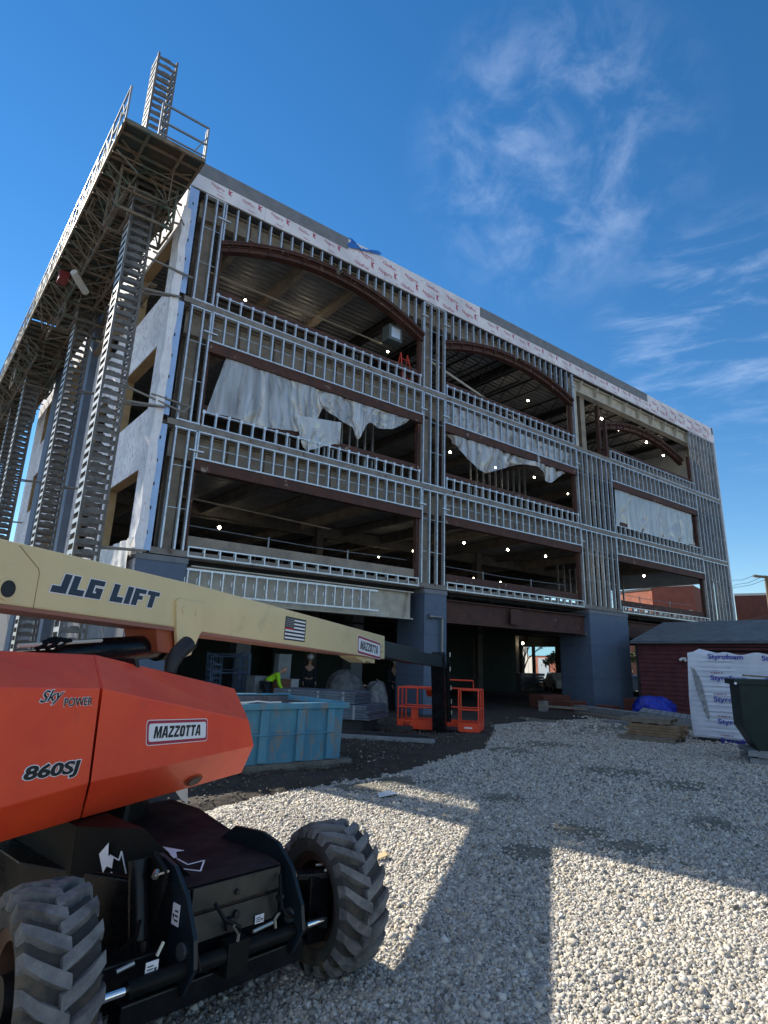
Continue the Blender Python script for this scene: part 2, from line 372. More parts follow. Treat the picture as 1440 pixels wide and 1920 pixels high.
for bi, (x0, x1, n, near) in enumerate(bays):
    for fi, (zs, zh) in enumerate(((Z3, 6.6), (Z4, 10.07))):
        m = MB(); 
        for x in frange(x0+.02, x1-.06, n): stud(x, zh+.04, zs-.04, near=near)
        track(x0, x1, zh, .04, mb=m); track(x0-.05, x1+.05, zs-.04, .045, mb=m); m.build('header_track', galv_w, B)
        ROD.bar((x0, .07, (zh+zs)/2), (x1, .07, (zh+zs)/2), .014)
        # sill frame standing on the slab edge, with clip tabs
        zt = zs+.17+.42
        m = MB(); track(x0+.06, x1-.12, zt-.03, .03, .0, .1, mb=m); track(x0+.06, x1-.12, zs+.17, .03, .0, .1, mb=m)
        for k, x in enumerate(frange(x0+.08, x1-.17, n)):
            m.box(x, x+.032, .0, .008, zs+.2, zt-.03); m.box(x, x+.006, .008, .1, zs+.2, zt-.03)
            if bi < 2: m.box(x-.025, x+.055, -.012, .02, zt-.07, zt+.035)
        m.build('sill_frame', galv_w, B)
        # rusty steel around the opening
        m = MB(); m.box(x0-.02, x1+.02, .03, .26, zh-.3, zh-.004); m.build('opening_head', rust, B)
        m = MB(); m.box(x0+.06, x1-.06, .2, .36, zt+.05, zt+.27); m.build('opening_sill', rust, B)
    # floor 2 sill
    zt = Z2+.30; m = MB(); track(x0+.1, x1-.1, zt-.035, .035, -.01, .1, mb=m); track(x0+.1, x1-.1, Z2+.03, .035, -.01, .1, mb=m)
    for x in frange(x0+.1, x1-.14, 18):
        m.box(x, x+.035, -.01, 0, Z2+.065, zt-.035); m.box(x, x+.006, .0, .1, Z2+.065, zt-.035)
    m.build('sill_frame', galv_w, B)
    m = MB(); m.box(x0+.06, x1-.06, .22, .40, zt+.03, zt+.3); m.build('opening_sill', rust if bi else fire, B)
    for s, x in ((0, x0-.0), (1, x1-.12)):
        for z0, z1 in ((Z2+.14, 6.3), (Z3+.14, 9.77), (Z4+.14, 13.2)):
            m = MB(); m.box(x, x+.12, .15, .3, z0, z1); m.build('opening_jamb', rust, B)
# top floor arches
def arch(x0, x1, zs, sag, y0, y1, double=True):
    n = 26; m = MB()
    def band(dz0, dz1, ya, yb, gap=None):
        for i in range(n):
            if gap and i in gap: continue
            a = x0+(x1-x0)*i/n; b = x0+(x1-x0)*(i+1)/n; za = arch_z(a, x0, x1, zs, sag); zb = arch_z(b, x0, x1, zs, sag)
            m.add([(a, ya, za+dz0), (b, ya, zb+dz0), (b, ya, zb+dz1), (a, ya, za+dz1), (a, yb, za+dz0), (b, yb, zb+dz0), (b, yb, zb+dz1), (a, yb, za+dz1)],
                  [(0, 1, 2, 3), (7, 6, 5, 4), (0, 4, 5, 1), (3, 2, 6, 7), (0, 3, 7, 4), (1, 5, 6, 2)])
    band(-.30, -.28, y0+.04, y1); band(-.14, -.12, y0+.04, y1); band(-.28, -.14, y0+.09, y0+.11)
    band(-.08, -.03, y0-.03, y1-.1, gap=(13,)); band(.0, .05, y0-.02, y1-.12, gap=(13,))
    for i in range(1, n, 2):
        a = x0+(x1-x0)*i/n; za = arch_z(a, x0, x1, zs, sag); m.box(a, a+.02, y0+.04, y0+.1, za-.28, za-.14); m.box(a, a+.05, y0, y0+.08, za-.12, za)
    m.build('arch_beam', rust, B)
    return
arch(XA0, XA1, 13.32, .93, 0, .3); arch(XB0, XB1, 13.40, .75, 0, .3); arch(XC0+.15, XC1, 13.12, .72, .5, .8)
for i, (x0, x1, zs, sag, near) in enumerate(((XA0, XA1, 13.32, .93, True), (XB0, XB1, 13.40, .75, False))):
    for x in frange(x0+.02, x1-.06, 21): stud(x, arch_z(x+.02, x0, x1, zs, sag)+.055, Z5-.045, near=near)
# pilaster studs
def pil(xs, zr, near=False):
    for z0, z1 in zr:
        for x in xs: stud(x, z0, z1, near=near)
        track(xs[0]-.02, xs[-1]+.07, z0-.04, .04); track(xs[0]-.02, xs[-1]+.07, z1, .04)
        for f in (.36, .7) if z1-z0 > 2 else ():
            z = z0+(z1-z0)*f; ROD.bar((xs[0], .075, z), (xs[-1], .075, z), .014)
ZR = ((Z2+.05, Z3-.05), (Z3+.21, Z4-.05), (Z4+.21, Z5-.05))
pil([.22, .56, .83-.045], ZR, True)
pil([XA1, XA1+.35, XA1+.71, XB0-.045], ZR, True)
pil(frange(XB1, XC0-.05, 7), ZR[:2])
pil(frange(XC1, XE-.1, 7), ZR)
stud(XB1, Z4+.2, Z5-.05)
m = MB()
for x0, x1 in ((XA0-.2, XA0+.2), (XA1-.15, XA1+.15), (XB0-.15, XB0+.2), (XB1-.15, XB1+.15)):
    for z in (6.78, 10.28, 14.05): m.box(x0, x1, -.06, .03, z, z+.035)
m.build_loose('slip_clip', galv_w, B)
m = MB()
for z0, z1 in ZR:
    m.box(-.27, -.005, -.012, -.004, z0, z1); m.box(-.012, 0, -.004, .14, z0, z1)
m.build_loose('corner_stud', mat('blue_galvanised', (.36, .50, .72), .45, .35, (.30, .43, .66), 3), B)
mh = MB()
for z0, z1 in ZR:
    z = z0+.4
    while z < z1-.2: mh.box(-.16, -.125, -.017, -.013, z, z+.09); z += .62
mh.build('stud_punch_holes', darksteel, B)
# ladder-like frame hung on the ground beam of the first bay
p0 = at_y(350, 1065, -.06); p1 = at_y(693, 1110, -.06)
m = MB(); zt0, zb0 = 3.70, 3.06
m.box(p0.x, p1.x+.3, -.1, -.02, zt0-.05, zt0); m.box(p0.x, p1.x+.35, -.1, -.02, zb0, zb0+.045); n = 18
for i in range(n+1):
    x = p0.x+.02+(p1.x-p0.x-.06)*i/n; m.box(x, x+.035, -.1, -.09, zb0+.045, zt0-.05); m.box(x, x+.008, -.09, -.02, zb0+.045, zt0-.05)
    m.box(x-.045, x-.02, -.05, -.03, (zt0+zb0)/2-.04, (zt0+zb0)/2+.09)
m.build('hung_stud_frame', galv_w, B)
# the many remaining studs, tracks and bridging
TRK.build_loose('stud_track', galv_w, B); ROD.build('bridging_rods', galv, B)
# temporary partition studs inside
def inner_studs(x0, x1, y, z0, z1, sp=.4, mt=galvx):
    x = x0
    while x < x1:
        MANY.box(x, x+.05, y, y+.1, z0, z1); x += sp
inner_studs(5.0, 8.8, 2.6, Z3+.13, Z4-.1, .36); inner_studs(14.6, 18.4, 3.2, Z3+.13, Z4-.1, .42); inner_studs(24.5, 31.5, 6.0, Z2+.13, Z3-.1, .55); inner_studs(26, 31.5, 5.0, Z4+.13, Z5-.1, .45)
inner_studs(10, 19, 14.5, Z2+.13, Z3-.1); inner_studs(28, 31.8, 2.2, Z3+.13, Z4-.1)
MANY.build('studs', galv, B, kind='stuff')
# safety cables at the open edges
m = MB()
for z in (Z2, Z3, Z4):
    for dz in (.55, .85):
        if z > Z2 and dz < .6: continue
        for x0 in (1.1, 10.1, 21):
            m.tube([(x0, .6, z+dz+.1), (x0+3.8, .6, z+dz+.04), (x0+7.6, .6, z+dz+.1)], .012, 5)
            for q in (2.4, 5.2): m.bar((x0+q, .6, z+.13), (x0+q, .6, z+dz+.12), .035)
m.build('safety_cable', galvx, B)
# parapet sheathing
xg0, xg1, xg2 = at_y(652, 455).x, at_y(899, 590).x, at_y(1212, 745).x
ZW = 15.22
m = MB(); x = -.3
while x < XE+.08:
    l = min(2.4, XE+.08-x); m.box(x, x+l-.008, -.035, .02+random.uniform(0, .004), Z5, ZW-.003); x += l
for a, b in ((xg0, xg1), (xg2, XE-.15)):
    x = a
    while x < b: l = min(2.4, b-x); m.box(x, x+l-.008, -.035, .02, ZW, Z6-.02); x += l
m.build('white_sheathing', sheath_front, B)
for a, b in ((-.3, xg0), (xg1, xg2)):
    m = MB(); x = a
    while x < b: l = min(4.8, b-x); m.box(x, x+l-.004, -.045, .02, ZW-random.uniform(.0, .03), Z6); x += l
    m.build('grey_membrane', gyp, B)
m = MB(); m.box(-.3, XE, .05, .2, Z5+.2, Z6-.1); m.box(XE-.15, XE+.05, -.03, .02, ZW, Z6); m.build('parapet_core', blue, B)
redm = mat('red_board_print', (.42, .10, .16), .8)
m = MB(); k = 0; x = xg0+.5
def board_print(m, x0, x1, step, w0):
    x = x0; k = 0
    while x < x1:
        for j in range(2):
            zz = Z5+.12+j*.42+(.1 if k % 2 else 0); s = ('GlasRoc', 'Nygyro')[(k+j) % 2]
            put_text(m, s, (x+j*.18, -.039, zz), Vector((1, 0, -.10)).normalized(), (0.1, 0, 1), width=w0, bold=.012)
        m.prism([(x+w0+.10, -.037, Z5+.28), (x+w0+.22, -.037, Z5+.22), (x+w0+.17, -.037, Z5+.38), (x+w0+.25, -.037, Z5+.5), (x+w0+.15, -.037, Z5+.46), (x+w0+.1, -.037, Z5+.52)], (0, -.002, 0))
        x += step; k += 1
x = .3
while x < xg2:
    if not xg0-.3 < x < xg1:
        put_text(m, random.choice(('GlasRoc', 'Nygyro')), (x, -.039, Z5+.30), Vector((1, 0, -.12)).normalized(), (0.1, 0, 1), width=.42, bold=.012)
        m.prism([(x+.55, -.037, Z5+.30), (x+.66, -.037, Z5+.24), (x+.62, -.037, Z5+.36), (x+.70, -.037, Z5+.44), (x+.60, -.037, Z5+.42), (x+.55, -.037, Z5+.48)], (0, -.002, 0))
        put_text(m, 'GlasRoc', (x+.2, -.039, Z5+.08), Vector((1, 0, -.12)).normalized(), (0.1, 0, 1), width=.25, bold=.01)
    x += 1.0
board_print(m, xg0+.3, xg1-.6, 1.05, .62); board_print(m, xg2+.3, XE-1.2, .95, .55)
m.build('sheathing_print_lettering', redm, B)
# right end wall: pale edge
m = MB(); ops = [(11.2, 12.2, .5, 2.9), (12.9, 15.2, .3, 3.1), (15.6, 17.6, .3, 3.1), (.8, 6.2, Z2+.5, Z2+2.4), (3, 6, .2, 2.9)]
def wall_x(m, x0, x1, ys, zs, ops):
    ys = sorted(set(ys+[q for o in ops for q in o[:2]])); zs = sorted(set(zs+[q for o in ops for q in o[2:]]))
    for a, b in zip(ys, ys[1:]):
        run = None
        for c, d in zip(zs, zs[1:]):
            hole = any(o[0] <= (a+b)/2 <= o[1] and o[2] <= (c+d)/2 <= o[3] for o in ops)
            if hole:
                if run: m.box(x0, x1, a, b, run[0], run[1]); run = None
            else: run = [run[0], d] if run else [c, d]
        if run: m.box(x0, x1, a, b, run[0], run[1])
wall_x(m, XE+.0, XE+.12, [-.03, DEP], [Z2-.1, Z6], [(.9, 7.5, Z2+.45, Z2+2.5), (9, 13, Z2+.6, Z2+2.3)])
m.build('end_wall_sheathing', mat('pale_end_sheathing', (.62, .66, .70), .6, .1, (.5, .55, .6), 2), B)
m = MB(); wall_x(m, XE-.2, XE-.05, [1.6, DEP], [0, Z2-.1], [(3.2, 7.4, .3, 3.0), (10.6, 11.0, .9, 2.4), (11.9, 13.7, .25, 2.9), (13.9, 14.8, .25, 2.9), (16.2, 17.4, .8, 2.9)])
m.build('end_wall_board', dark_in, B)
# rear wall
m = MB()
def wall_y(m, y0, y1, x0, x1, z0, z1, ops):
    xs = sorted(set([x0, x1]+[q for o in ops for q in o[:2]])); zs = sorted(set([z0, z1]+[q for o in ops for q in o[2:]]))
    for a, b in zip(xs, xs[1:]):
        run = None
        for c, d in zip(zs, zs[1:]):
            hole = any(o[0] <= (a+b)/2 <= o[1] and o[2] <= (c+d)/2 <= o[3] for o in ops)
            if hole:
                if run: m.box(a, b, y0, y1, run[0], run[1]); run = None
            else: run = [run[0], d] if run else [c, d]
        if run: m.box(a, b, y0, y1, run[0], run[1])
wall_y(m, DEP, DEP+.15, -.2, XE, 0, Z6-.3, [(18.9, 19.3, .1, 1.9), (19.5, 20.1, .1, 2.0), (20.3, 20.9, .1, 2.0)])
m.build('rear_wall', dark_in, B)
# inner core wall at the ground floor
a0 = at_y(838, 1290, 9.).x; a1 = at_y(968, 1290, 9.).x
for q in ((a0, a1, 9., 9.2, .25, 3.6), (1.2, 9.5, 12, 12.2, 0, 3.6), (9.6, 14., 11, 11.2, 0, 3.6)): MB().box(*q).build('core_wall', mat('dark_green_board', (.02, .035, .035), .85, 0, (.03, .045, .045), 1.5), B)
for x in (5.0, 9.9, 24.): MB().box(x, x+.55, 5.2, 5.75, 0, 3.85).build('ground_pier', gyp, B)
# pipes under the first slab
m = MB()
for y, z, x0, x1 in ((2.2, 3.15, 9, 31), (3.4, 3.3, 1, 22), (5., 3.0, 9, 31)): m.tube([(x0, y, z), (x1, y, z+.05)], .04, 6)
for x in (11, 12.6, 14.6, 17, 19.2): m.bar((x, 2.2, 3.15), (x, 2.2, 3.9), .02)
m.build_loose('ceiling_pipe', darksteel, B)
# conduits / pipes in upper bays
m = MB(); m.tube([(10.05, .9, 12.9), (18.0, 2.0, 12.2)], .05, 7); m.tube([(1, 2.5, 13.9), (8.8, 2.5, 13.9)], .03, 6); m.tube([(1, 4.5, 6.7), (8.8, 5.5, 6.7)], .03, 6); m.build_loose('conduit', mat('pale_conduit', (.5, .47, .42), .6), B)
# heater box hung in the top floor
hp = at_z(735, 638, 12.9)
m = MB(); m.box(hp.x-.3, hp.x+.3, hp.y-.2, hp.y+.2, hp.z-.1, hp.z+.5); m.build('hung_unit', mat('grey_unit', (.09, .115, .115), .5), B)
m = MB(); m.box(hp.x-.2, hp.x+.2, hp.y-.22, hp.y-.205, hp.z+.0, hp.z+.4); m.build('unit_grille', galv_w, B)

# ---- side wall (facing -X)
SX = -.3
side_ops = []
for y0, y1 in ((.8, 3.85), (5.4, 7.9), (10.4, 13.2), (16.6, 18.6)):
    side_ops += [(y0, y1, 4.36, 6.22), (y0, y1, 7.93, 9.82), (y0, y1, 11.5, 13.5)]
m = MB(); wall_x(m, SX-.03, SX, [.0, DEP], [Z2-.5, Z6-.05], side_ops)
m.box(SX, -.28+.27*0+.0, -.03, -.0, Z2-.1, Z5)
m.build('side_sheathing', sheath_side, B)
for y0, y1, z0, z1 in side_ops:
    m = MB(); m.box(SX, SX+.3, y0, y1, z1+.002, z1+.03); m.box(SX, SX+.3, y0, y1, z0-.03, z0-.002)
    m.box(SX, SX+.3, y0-.03, y0-.002, z0, z1); m.box(SX, SX+.3, y1+.002, y1+.03, z0, z1)
    m.build('opening_liner', mat('plywood_liner', (.42, .30, .17), .8, 0, (.34, .24, .13), 3), B)
m = MB(); m.box(SX-.28, SX-.033, 8.3, 9.6, 0, Z5); m.box(SX-.28, SX-.033, 14.4, 15.6, 0, Z5); m.build_loose('side_pilaster', mat('slate_membrane', (.16, .21, .29), .7, 0, (.13, .17, .24), 2), B)
m = MB(); m.box(SX-.03, SX, .1, DEP, 0, Z2-.52); m.build('side_base_wall', gyp, B)
# loose wrap corner near the front edge (curling sheet)
m = MB(); n = 24; rows = []
for i in range(n+1):
    z = 3.9+(13.9-3.9)*i/n; wv = .05*math.sin(i*1.7)+.03*math.sin(i*.6); f = .12+.10*abs(math.sin(i*.9))
    rows.append([(SX-.045, .35, z), (SX-.06-wv*.3, .12, z), (SX-.05-abs(wv), -.02-.02*abs(wv), z), (SX+.04+f*.5, -.04, z)])
vs = [q for r in rows for q in r]
m.add(vs, [(i*4+j, i*4+j+1, (i+1)*4+j+1, (i+1)*4+j) for i in range(n) for j in range(3)]); o = m.build('loose_wrap', mat('plain_white_wrap', (.78, .78, .82), .7, 0, (.66, .66, .72), 3), B, smooth=True)
#===PART2===
# ================================================================== GROUND
def plane(name, pts, z, m, **k):
    mb = MB(); mb.add([(x, y, z) for x, y in pts], [tuple(range(len(pts)))]); return mb.build(name, m, None, **k)
dirtm = mat('dark_dirt', (.048, .038, .029), .95, 0, (.028, .022, .017), 3, bump=.03, bsc=14, det=9, col3=(.12, .105, .085), sc3=9, lo3=.60, hi3=.72)
farm = mat('yard_ground', (.16, .15, .135), .95, 0, (.11, .1, .09), .6, bump=.01, bsc=6)
n = 40; plane('ground', [(1500*math.cos(2*math.pi*i/n), 1500*math.sin(2*math.pi*i/n)) for i in range(n)], -.05, farm, kind='structure')
GP = [(-2.6, -8.9), (-1.3, -8.3), (-.1, -8.0), (1.3, -7.75), (2.9, -7.1), (5., -6.3), (7.3, -4.5), (9.1, -2.9), (11.5, -2.5), (14.4, -2.8), (18, -3.6), (30, -7), (70, -20), (70, -60), (-60, -60), (-60, -22), (-9, -11.5), (-4.3, -10.3)]
gravelm = bpy.data.materials.new('gravel_bed'); gravelm.use_nodes = True; t = gravelm.node_tree; p = t.nodes['Principled BSDF']; p.inputs['Roughness'].default_value = .95
tc2 = t.nodes.new('ShaderNodeTexCoord'); vo = t.nodes.new('ShaderNodeTexVoronoi'); vo.inputs['Scale'].default_value = 34; t.links.new(tc2.outputs['Object'], vo.inputs['Vector'])
nz = t.nodes.new('ShaderNodeTexNoise'); nz.inputs['Scale'].default_value = .55; nz.inputs['Detail'].default_value = 8; nz.inputs['Roughness'].default_value = .65; t.links.new(tc2.outputs['Object'], nz.inputs['Vector'])
r0 = t.nodes.new('ShaderNodeMapRange'); r0.inputs[1].default_value = .56; r0.inputs[2].default_value = .66; t.links.new(nz.outputs[0], r0.inputs[0])
hv = t.nodes.new('ShaderNodeSeparateColor'); t.links.new(vo.outputs['Color'], hv.inputs[0])
cr = t.nodes.new('ShaderNodeValToRGB'); cr.color_ramp.elements[0].color = (.22, .20, .17, 1); cr.color_ramp.elements[1].color = (.60, .56, .48, 1); t.links.new(hv.outputs[0], cr.inputs[0])
mx = t.nodes.new('ShaderNodeMixRGB'); mx.inputs[2].default_value = (.085, .075, .055, 1); t.links.new(cr.outputs[0], mx.inputs[1]); t.links.new(r0.outputs[0], mx.inputs[0]); t.links.new(mx.outputs[0], p.inputs['Base Color'])
bp = t.nodes.new('ShaderNodeBump'); bp.inputs['Distance'].default_value = .02; bp.invert = True; t.links.new(vo.outputs['Distance'], bp.inputs['Height']); t.links.new(bp.outputs[0], p.inputs['Normal'])
plane('gravel_yard', GP, 0., gravelm, kind='structure')
def inpoly(X, Y, P):
    c = np.zeros(X.shape, bool); n = len(P)
    for i in range(n):
        x1, y1 = P[i]; x2, y2 = P[(i+1) % n]
        if y1 == y2: continue
        c ^= ((y1 > Y) != (y2 > Y)) & (X < (x2-x1)*(Y-y1)/(y2-y1)+x1)
    return c
_g = rng.random((64, 64))
def vnoise(x, y):
    xi = np.floor(x).astype(int); yi = np.floor(y).astype(int); fx = x-xi; fy = y-yi; fx = fx*fx*(3-2*fx); fy = fy*fy*(3-2*fy)
    g = lambda a, b: _g[a % 64, b % 64]
    return (g(xi, yi)*(1-fx)+g(xi+1, yi)*fx)*(1-fy)+(g(xi, yi+1)*(1-fx)+g(xi+1, yi+1)*fx)*fy
def fbm(x, y, o=4):
    s = 0; a = .5
    for i in range(o): s = s+a*vnoise(x*2**i+i*7.3, y*2**i+i*3.1); a *= .5
    return s
# dirt: a rough sheet between the building and the gravel
nx, ny = 330, 190; X, Y = np.meshgrid(np.linspace(-9, 32, nx), np.linspace(-10.5, 22, ny), indexing='ij')
dy = np.where(Y < 1, 1, 1.)
Zd = .16*(fbm(X*1.1, Y*1.1, 5)-.5)+.05*(fbm(X*5, Y*5, 3)-.45)+.035
# keep the dirt off the gravel: sink it inside the gravel outline, with a small berm on the edge
ins = inpoly(X, Y, GP)
def dist_edge(X, Y, P, k0, k1):
    d = np.full(X.shape, 1e9)
    for i in range(k0, k1):
        x1, y1 = P[i]; x2, y2 = P[(i+1) % len(P)]; L2 = (x2-x1)**2+(y2-y1)**2
        t = np.clip(((X-x1)*(x2-x1)+(Y-y1)*(y2-y1))/L2, 0, 1); d = np.minimum(d, np.hypot(X-(x1+t*(x2-x1)), Y-(y1+t*(y2-y1))))
    return d
dE = dist_edge(X, Y, GP, 0, 11); dE2 = np.minimum(dE, dist_edge(X, Y, GP, 15, 18))
Zd = np.where(ins, -.04-dE2*.3+.10*(fbm(X*1.7, Y*1.7, 4)-.3)*(dE2 < .8), Zd+.05*np.exp(-(dE2/.7)**2)*(X < 8))
Zd = np.where((Y > 1) | (X > 9), np.minimum(Zd, .03), Zd)
mound = at_z(15, 1640, .1); Zd = Zd+.34*np.exp(-(((X-mound.x+.15)/.55)**2+((Y-mound.y)/.5)**2))*(.6+.8*fbm(X*4, Y*4, 4))
me = bpy.data.meshes.new('dirt'); vs = np.stack([X, Y, Zd], -1).reshape(-1, 3)
ii = np.arange(nx*ny).reshape(nx, ny); q = np.stack([ii[:-1, :-1], ii[1:, :-1], ii[1:, 1:], ii[:-1, 1:]], -1).reshape(-1, 4)
me.from_pydata(vs.tolist(), [], q.tolist()); me.materials.append(dirtm); o = bpy.data.objects.new('dirt_ground', me); COL.objects.link(o); o['kind'] = 'structure'
for f in me.polygons: f.use_smooth = True
# loose stones
def stones(name, P, size, seed, cols, zlift=.0):
    rg = np.random.default_rng(seed); k = len(P)
    base = np.array([(x, y, z) for z in (-1, 1) for y in (-1, 1) for x in (-1, 1)], float)*.5
    v = base[None]+rg.uniform(-.24, .24, (k, 8, 3)); v *= rg.uniform(.6, 1.15, (k, 1, 3)); v *= (size*rg.uniform(.65, 1.3, k))[:, None, None]
    a = rg.uniform(0, 2*np.pi, k); b = rg.uniform(-.9, .9, k); c = rg.uniform(-.9, .9, k)
    def rot(v, a, i, j):
        ca, sa = np.cos(a)[:, None], np.sin(a)[:, None]; vi, vj = v[..., i].copy(), v[..., j].copy(); v[..., i] = ca*vi-sa*vj; v[..., j] = sa*vi+ca*vj
    rot(v, b, 1, 2); rot(v, c, 0, 2); rot(v, a, 0, 1)
    v[..., 0] += P[:, 0, None]; v[..., 1] += P[:, 1, None]; v[..., 2] += (P[:, 2]+size*.10+zlift+rg.uniform(-.25, .35, k)*size)[:, None]
    F = np.array([(0, 2, 3, 1), (4, 5, 7, 6), (0, 1, 5, 4), (2, 6, 7, 3), (0, 4, 6, 2), (1, 3, 7, 5)])
    f = (F[None]+(np.arange(k)*8)[:, None, None]).reshape(-1)
    me = bpy.data.meshes.new(name); me.vertices.add(k*8); me.vertices.foreach_set('co', v.reshape(-1)); me.loops.add(k*24); me.loops.foreach_set('vertex_index', f.astype(np.int32))
    me.polygons.add(k*6); me.polygons.foreach_set('loop_start', np.arange(0, k*24, 4, dtype=np.int32)); me.update(calc_edges=True)
    at = me.color_attributes.new('stone', 'FLOAT_COLOR', 'POINT'); ci = rg.random(k); cc = np.array(cols)
    t = np.clip(ci*(len(cc)-1), 0, len(cc)-1.001); i0 = t.astype(int); col = cc[i0]*(1-(t-i0))[:, None]+cc[i0+1]*(t-i0)[:, None]
    col = np.repeat(np.concatenate([col, np.ones((k, 1))], 1)[:, None], 8, 1); at.data.foreach_set('color', col.reshape(-1))
    m = bpy.data.materials.get('gravel_stone')
    if not m:
        m = bpy.data.materials.new('gravel_stone'); m.use_nodes = True; t = m.node_tree; p = t.nodes['Principled BSDF']; p.inputs['Roughness'].default_value = .88
        an = t.nodes.new('ShaderNodeAttribute'); an.attribute_name = 'stone'; t.links.new(an.outputs[0], p.inputs['Base Color'])
    me.materials.append(m); o = bpy.data.objects.new(name, me); COL.objects.link(o); o['kind'] = 'stuff'; return o
patches = [at_z(*q) for q in ((825, 1495), (1000, 1600), (1085, 1560), (1170, 1450), (1250, 1470), (935, 1500), (1010, 1395), (1120, 1445), (960, 1410), (760, 1470), (1330, 1540), (700, 1475), (1180, 1590), (1000, 1350), (1150, 1365))]
mp_ = MB()
for p in patches:
    L_ = (Vector(p)-CAM).length; sr = .045*L_+.08; n_ = 26; ring = []
    for k_ in range(n_):
        a_ = 2*math.pi*k_/n_; rr_ = sr*(.30+1.0*float(fbm(np.array([p.x*3+math.cos(a_)*1.3]), np.array([p.y*3+math.sin(a_)*1.3]), 4)[0])); ring.append((p.x+rr_*1.25*math.cos(a_), p.y+rr_*math.sin(a_), .004))
    mp_.add([(p.x, p.y, .022)]+ring, [(0, 1+k_, 1+(k_+1) % n_) for k_ in range(n_)])
mp_.build('dirt_patches', mat('mossy_fines', (.10, .092, .068), .95, 0, (.20, .185, .145), 18, bump=.01, bsc=40), None, kind='stuff')
def sample(nn, r0, r1, seed):
    rg = np.random.default_rng(seed); r = np.sqrt(rg.uniform(r0*r0, r1*r1, nn)); a = YAW+rg.uniform(R(-46), R(46), nn)
    X = CAM.x+r*np.sin(a); Y = CAM.y+r*np.cos(a); jx = (fbm(X*.9, Y*.9+5, 4)-.47)*2.2; jy = (fbm(X*.9+9, Y*.9, 4)-.47)*2.2; k = inpoly(X+jx, Y+jy, GP) | (inpoly(X+jx*2, Y+jy*2-.5, GP) & (rg.random(len(X)) < .12)); X, Y = X[k], Y[k]
    keep = np.ones(len(X), bool); u = rg.random(len(X))
    pn = fbm(X*1.6, Y*1.6, 4)
    for p in patches:
        L = (Vector(p)-CAM).length; s = .055*L+.12; d = np.hypot(X-p.x, Y-p.y)/s+(pn-.47)*3.5
        keep &= ~((d < 1.) & (u < .80-.62*np.clip(d, 0, 1)**1.3))
    de = dist_edge(X, Y, GP, 0, 11); keep &= ~((de < .5) & (u > .25+1.4*de+(pn-.47)*2))
    return np.stack([X, Y, np.zeros(len(X))], -1)[keep]
CO = [(.12, .115, .10), (.26, .24, .205), (.38, .35, .295), (.27, .26, .245), (.47, .44, .38), (.52, .485, .415), (.42, .35, .25), (.62, .59, .53), (.35, .335, .305)]
stones('gravel', np.concatenate([sample(140000, 2.0, 5.5, 1), sample(160000, 5.5, 9.2, 2)]), .0195, 3, CO)
stones('gravel', sample(9000, 2.2, 9, 21), .032, 22, CO); stones('gravel', sample(150000, 9, 17, 4), .030, 5, CO); stones('gravel', sample(60000, 17, 32, 6), .048, 7, CO)
k = 9000; rg = np.random.default_rng(9); Xs = rg.uniform(-5, 9, k); Ys = rg.uniform(-10, -1, k); kk = ~inpoly(Xs, Ys, GP)
stones('dirt_clods', np.stack([Xs, Ys, np.full(k, .03)], -1)[kk], .022, 11, [(.05, .042, .035), (.09, .075, .06), (.16, .14, .115)], .03)
P = np.stack([mound.x-.15+rg.normal(0, .35, 900), mound.y+rg.normal(0, .3, 900)], -1)
stones('dirt_clods', np.concatenate([P, (.30*np.exp(-(((P[:, 0]-mound.x+.15)/.55)**2+((P[:, 1]-mound.y)/.5)**2)))[:, None]], 1), .05, 12, [(.10, .08, .06), (.17, .14, .10), (.25, .21, .16)])
paper = mat('paper_white', (.7, .7, .68), .7)
for i, (q, lb) in enumerate((((725, 1490), 'crumpled white paper scrap lying on the gravel near the dirt edge'), ((550, 1460), 'pale scrap of torn wrap lying on dirt beside the blue dumpster'), ((718, 1606), 'small tan cardboard scrap on the gravel beside the far tyre'), ((700, 1388), 'flat pale board scrap on the ground before the steel sheets'))):
    c = at_z(*q, .03); s = (.17, .1, .08, .22)[i]; m = MB()
    m.add([(c.x-s, c.y-s*.4, c.z), (c.x+s*.1, c.y-s*.6, c.z+.02), (c.x+s, c.y-s*.1, c.z+.005), (c.x+s*.6, c.y+s*.5, c.z+.03), (c.x-s*.5, c.y+s*.45, c.z+.01)], [(0, 1, 4), (1, 3, 4), (1, 2, 3)])
    for j in range(3): m.v[j] = m.v[j]
    o = m.build('paper_scrap' if i != 3 else 'board_scrap', paper if i != 2 else mat('cardboard', (.45, .35, .2), .8), None, base=tuple(c)); sd = o.modifiers.new('s', 'SOLIDIFY'); sd.thickness = .004; o['label'] = lb; o['category'] = 'scrap'

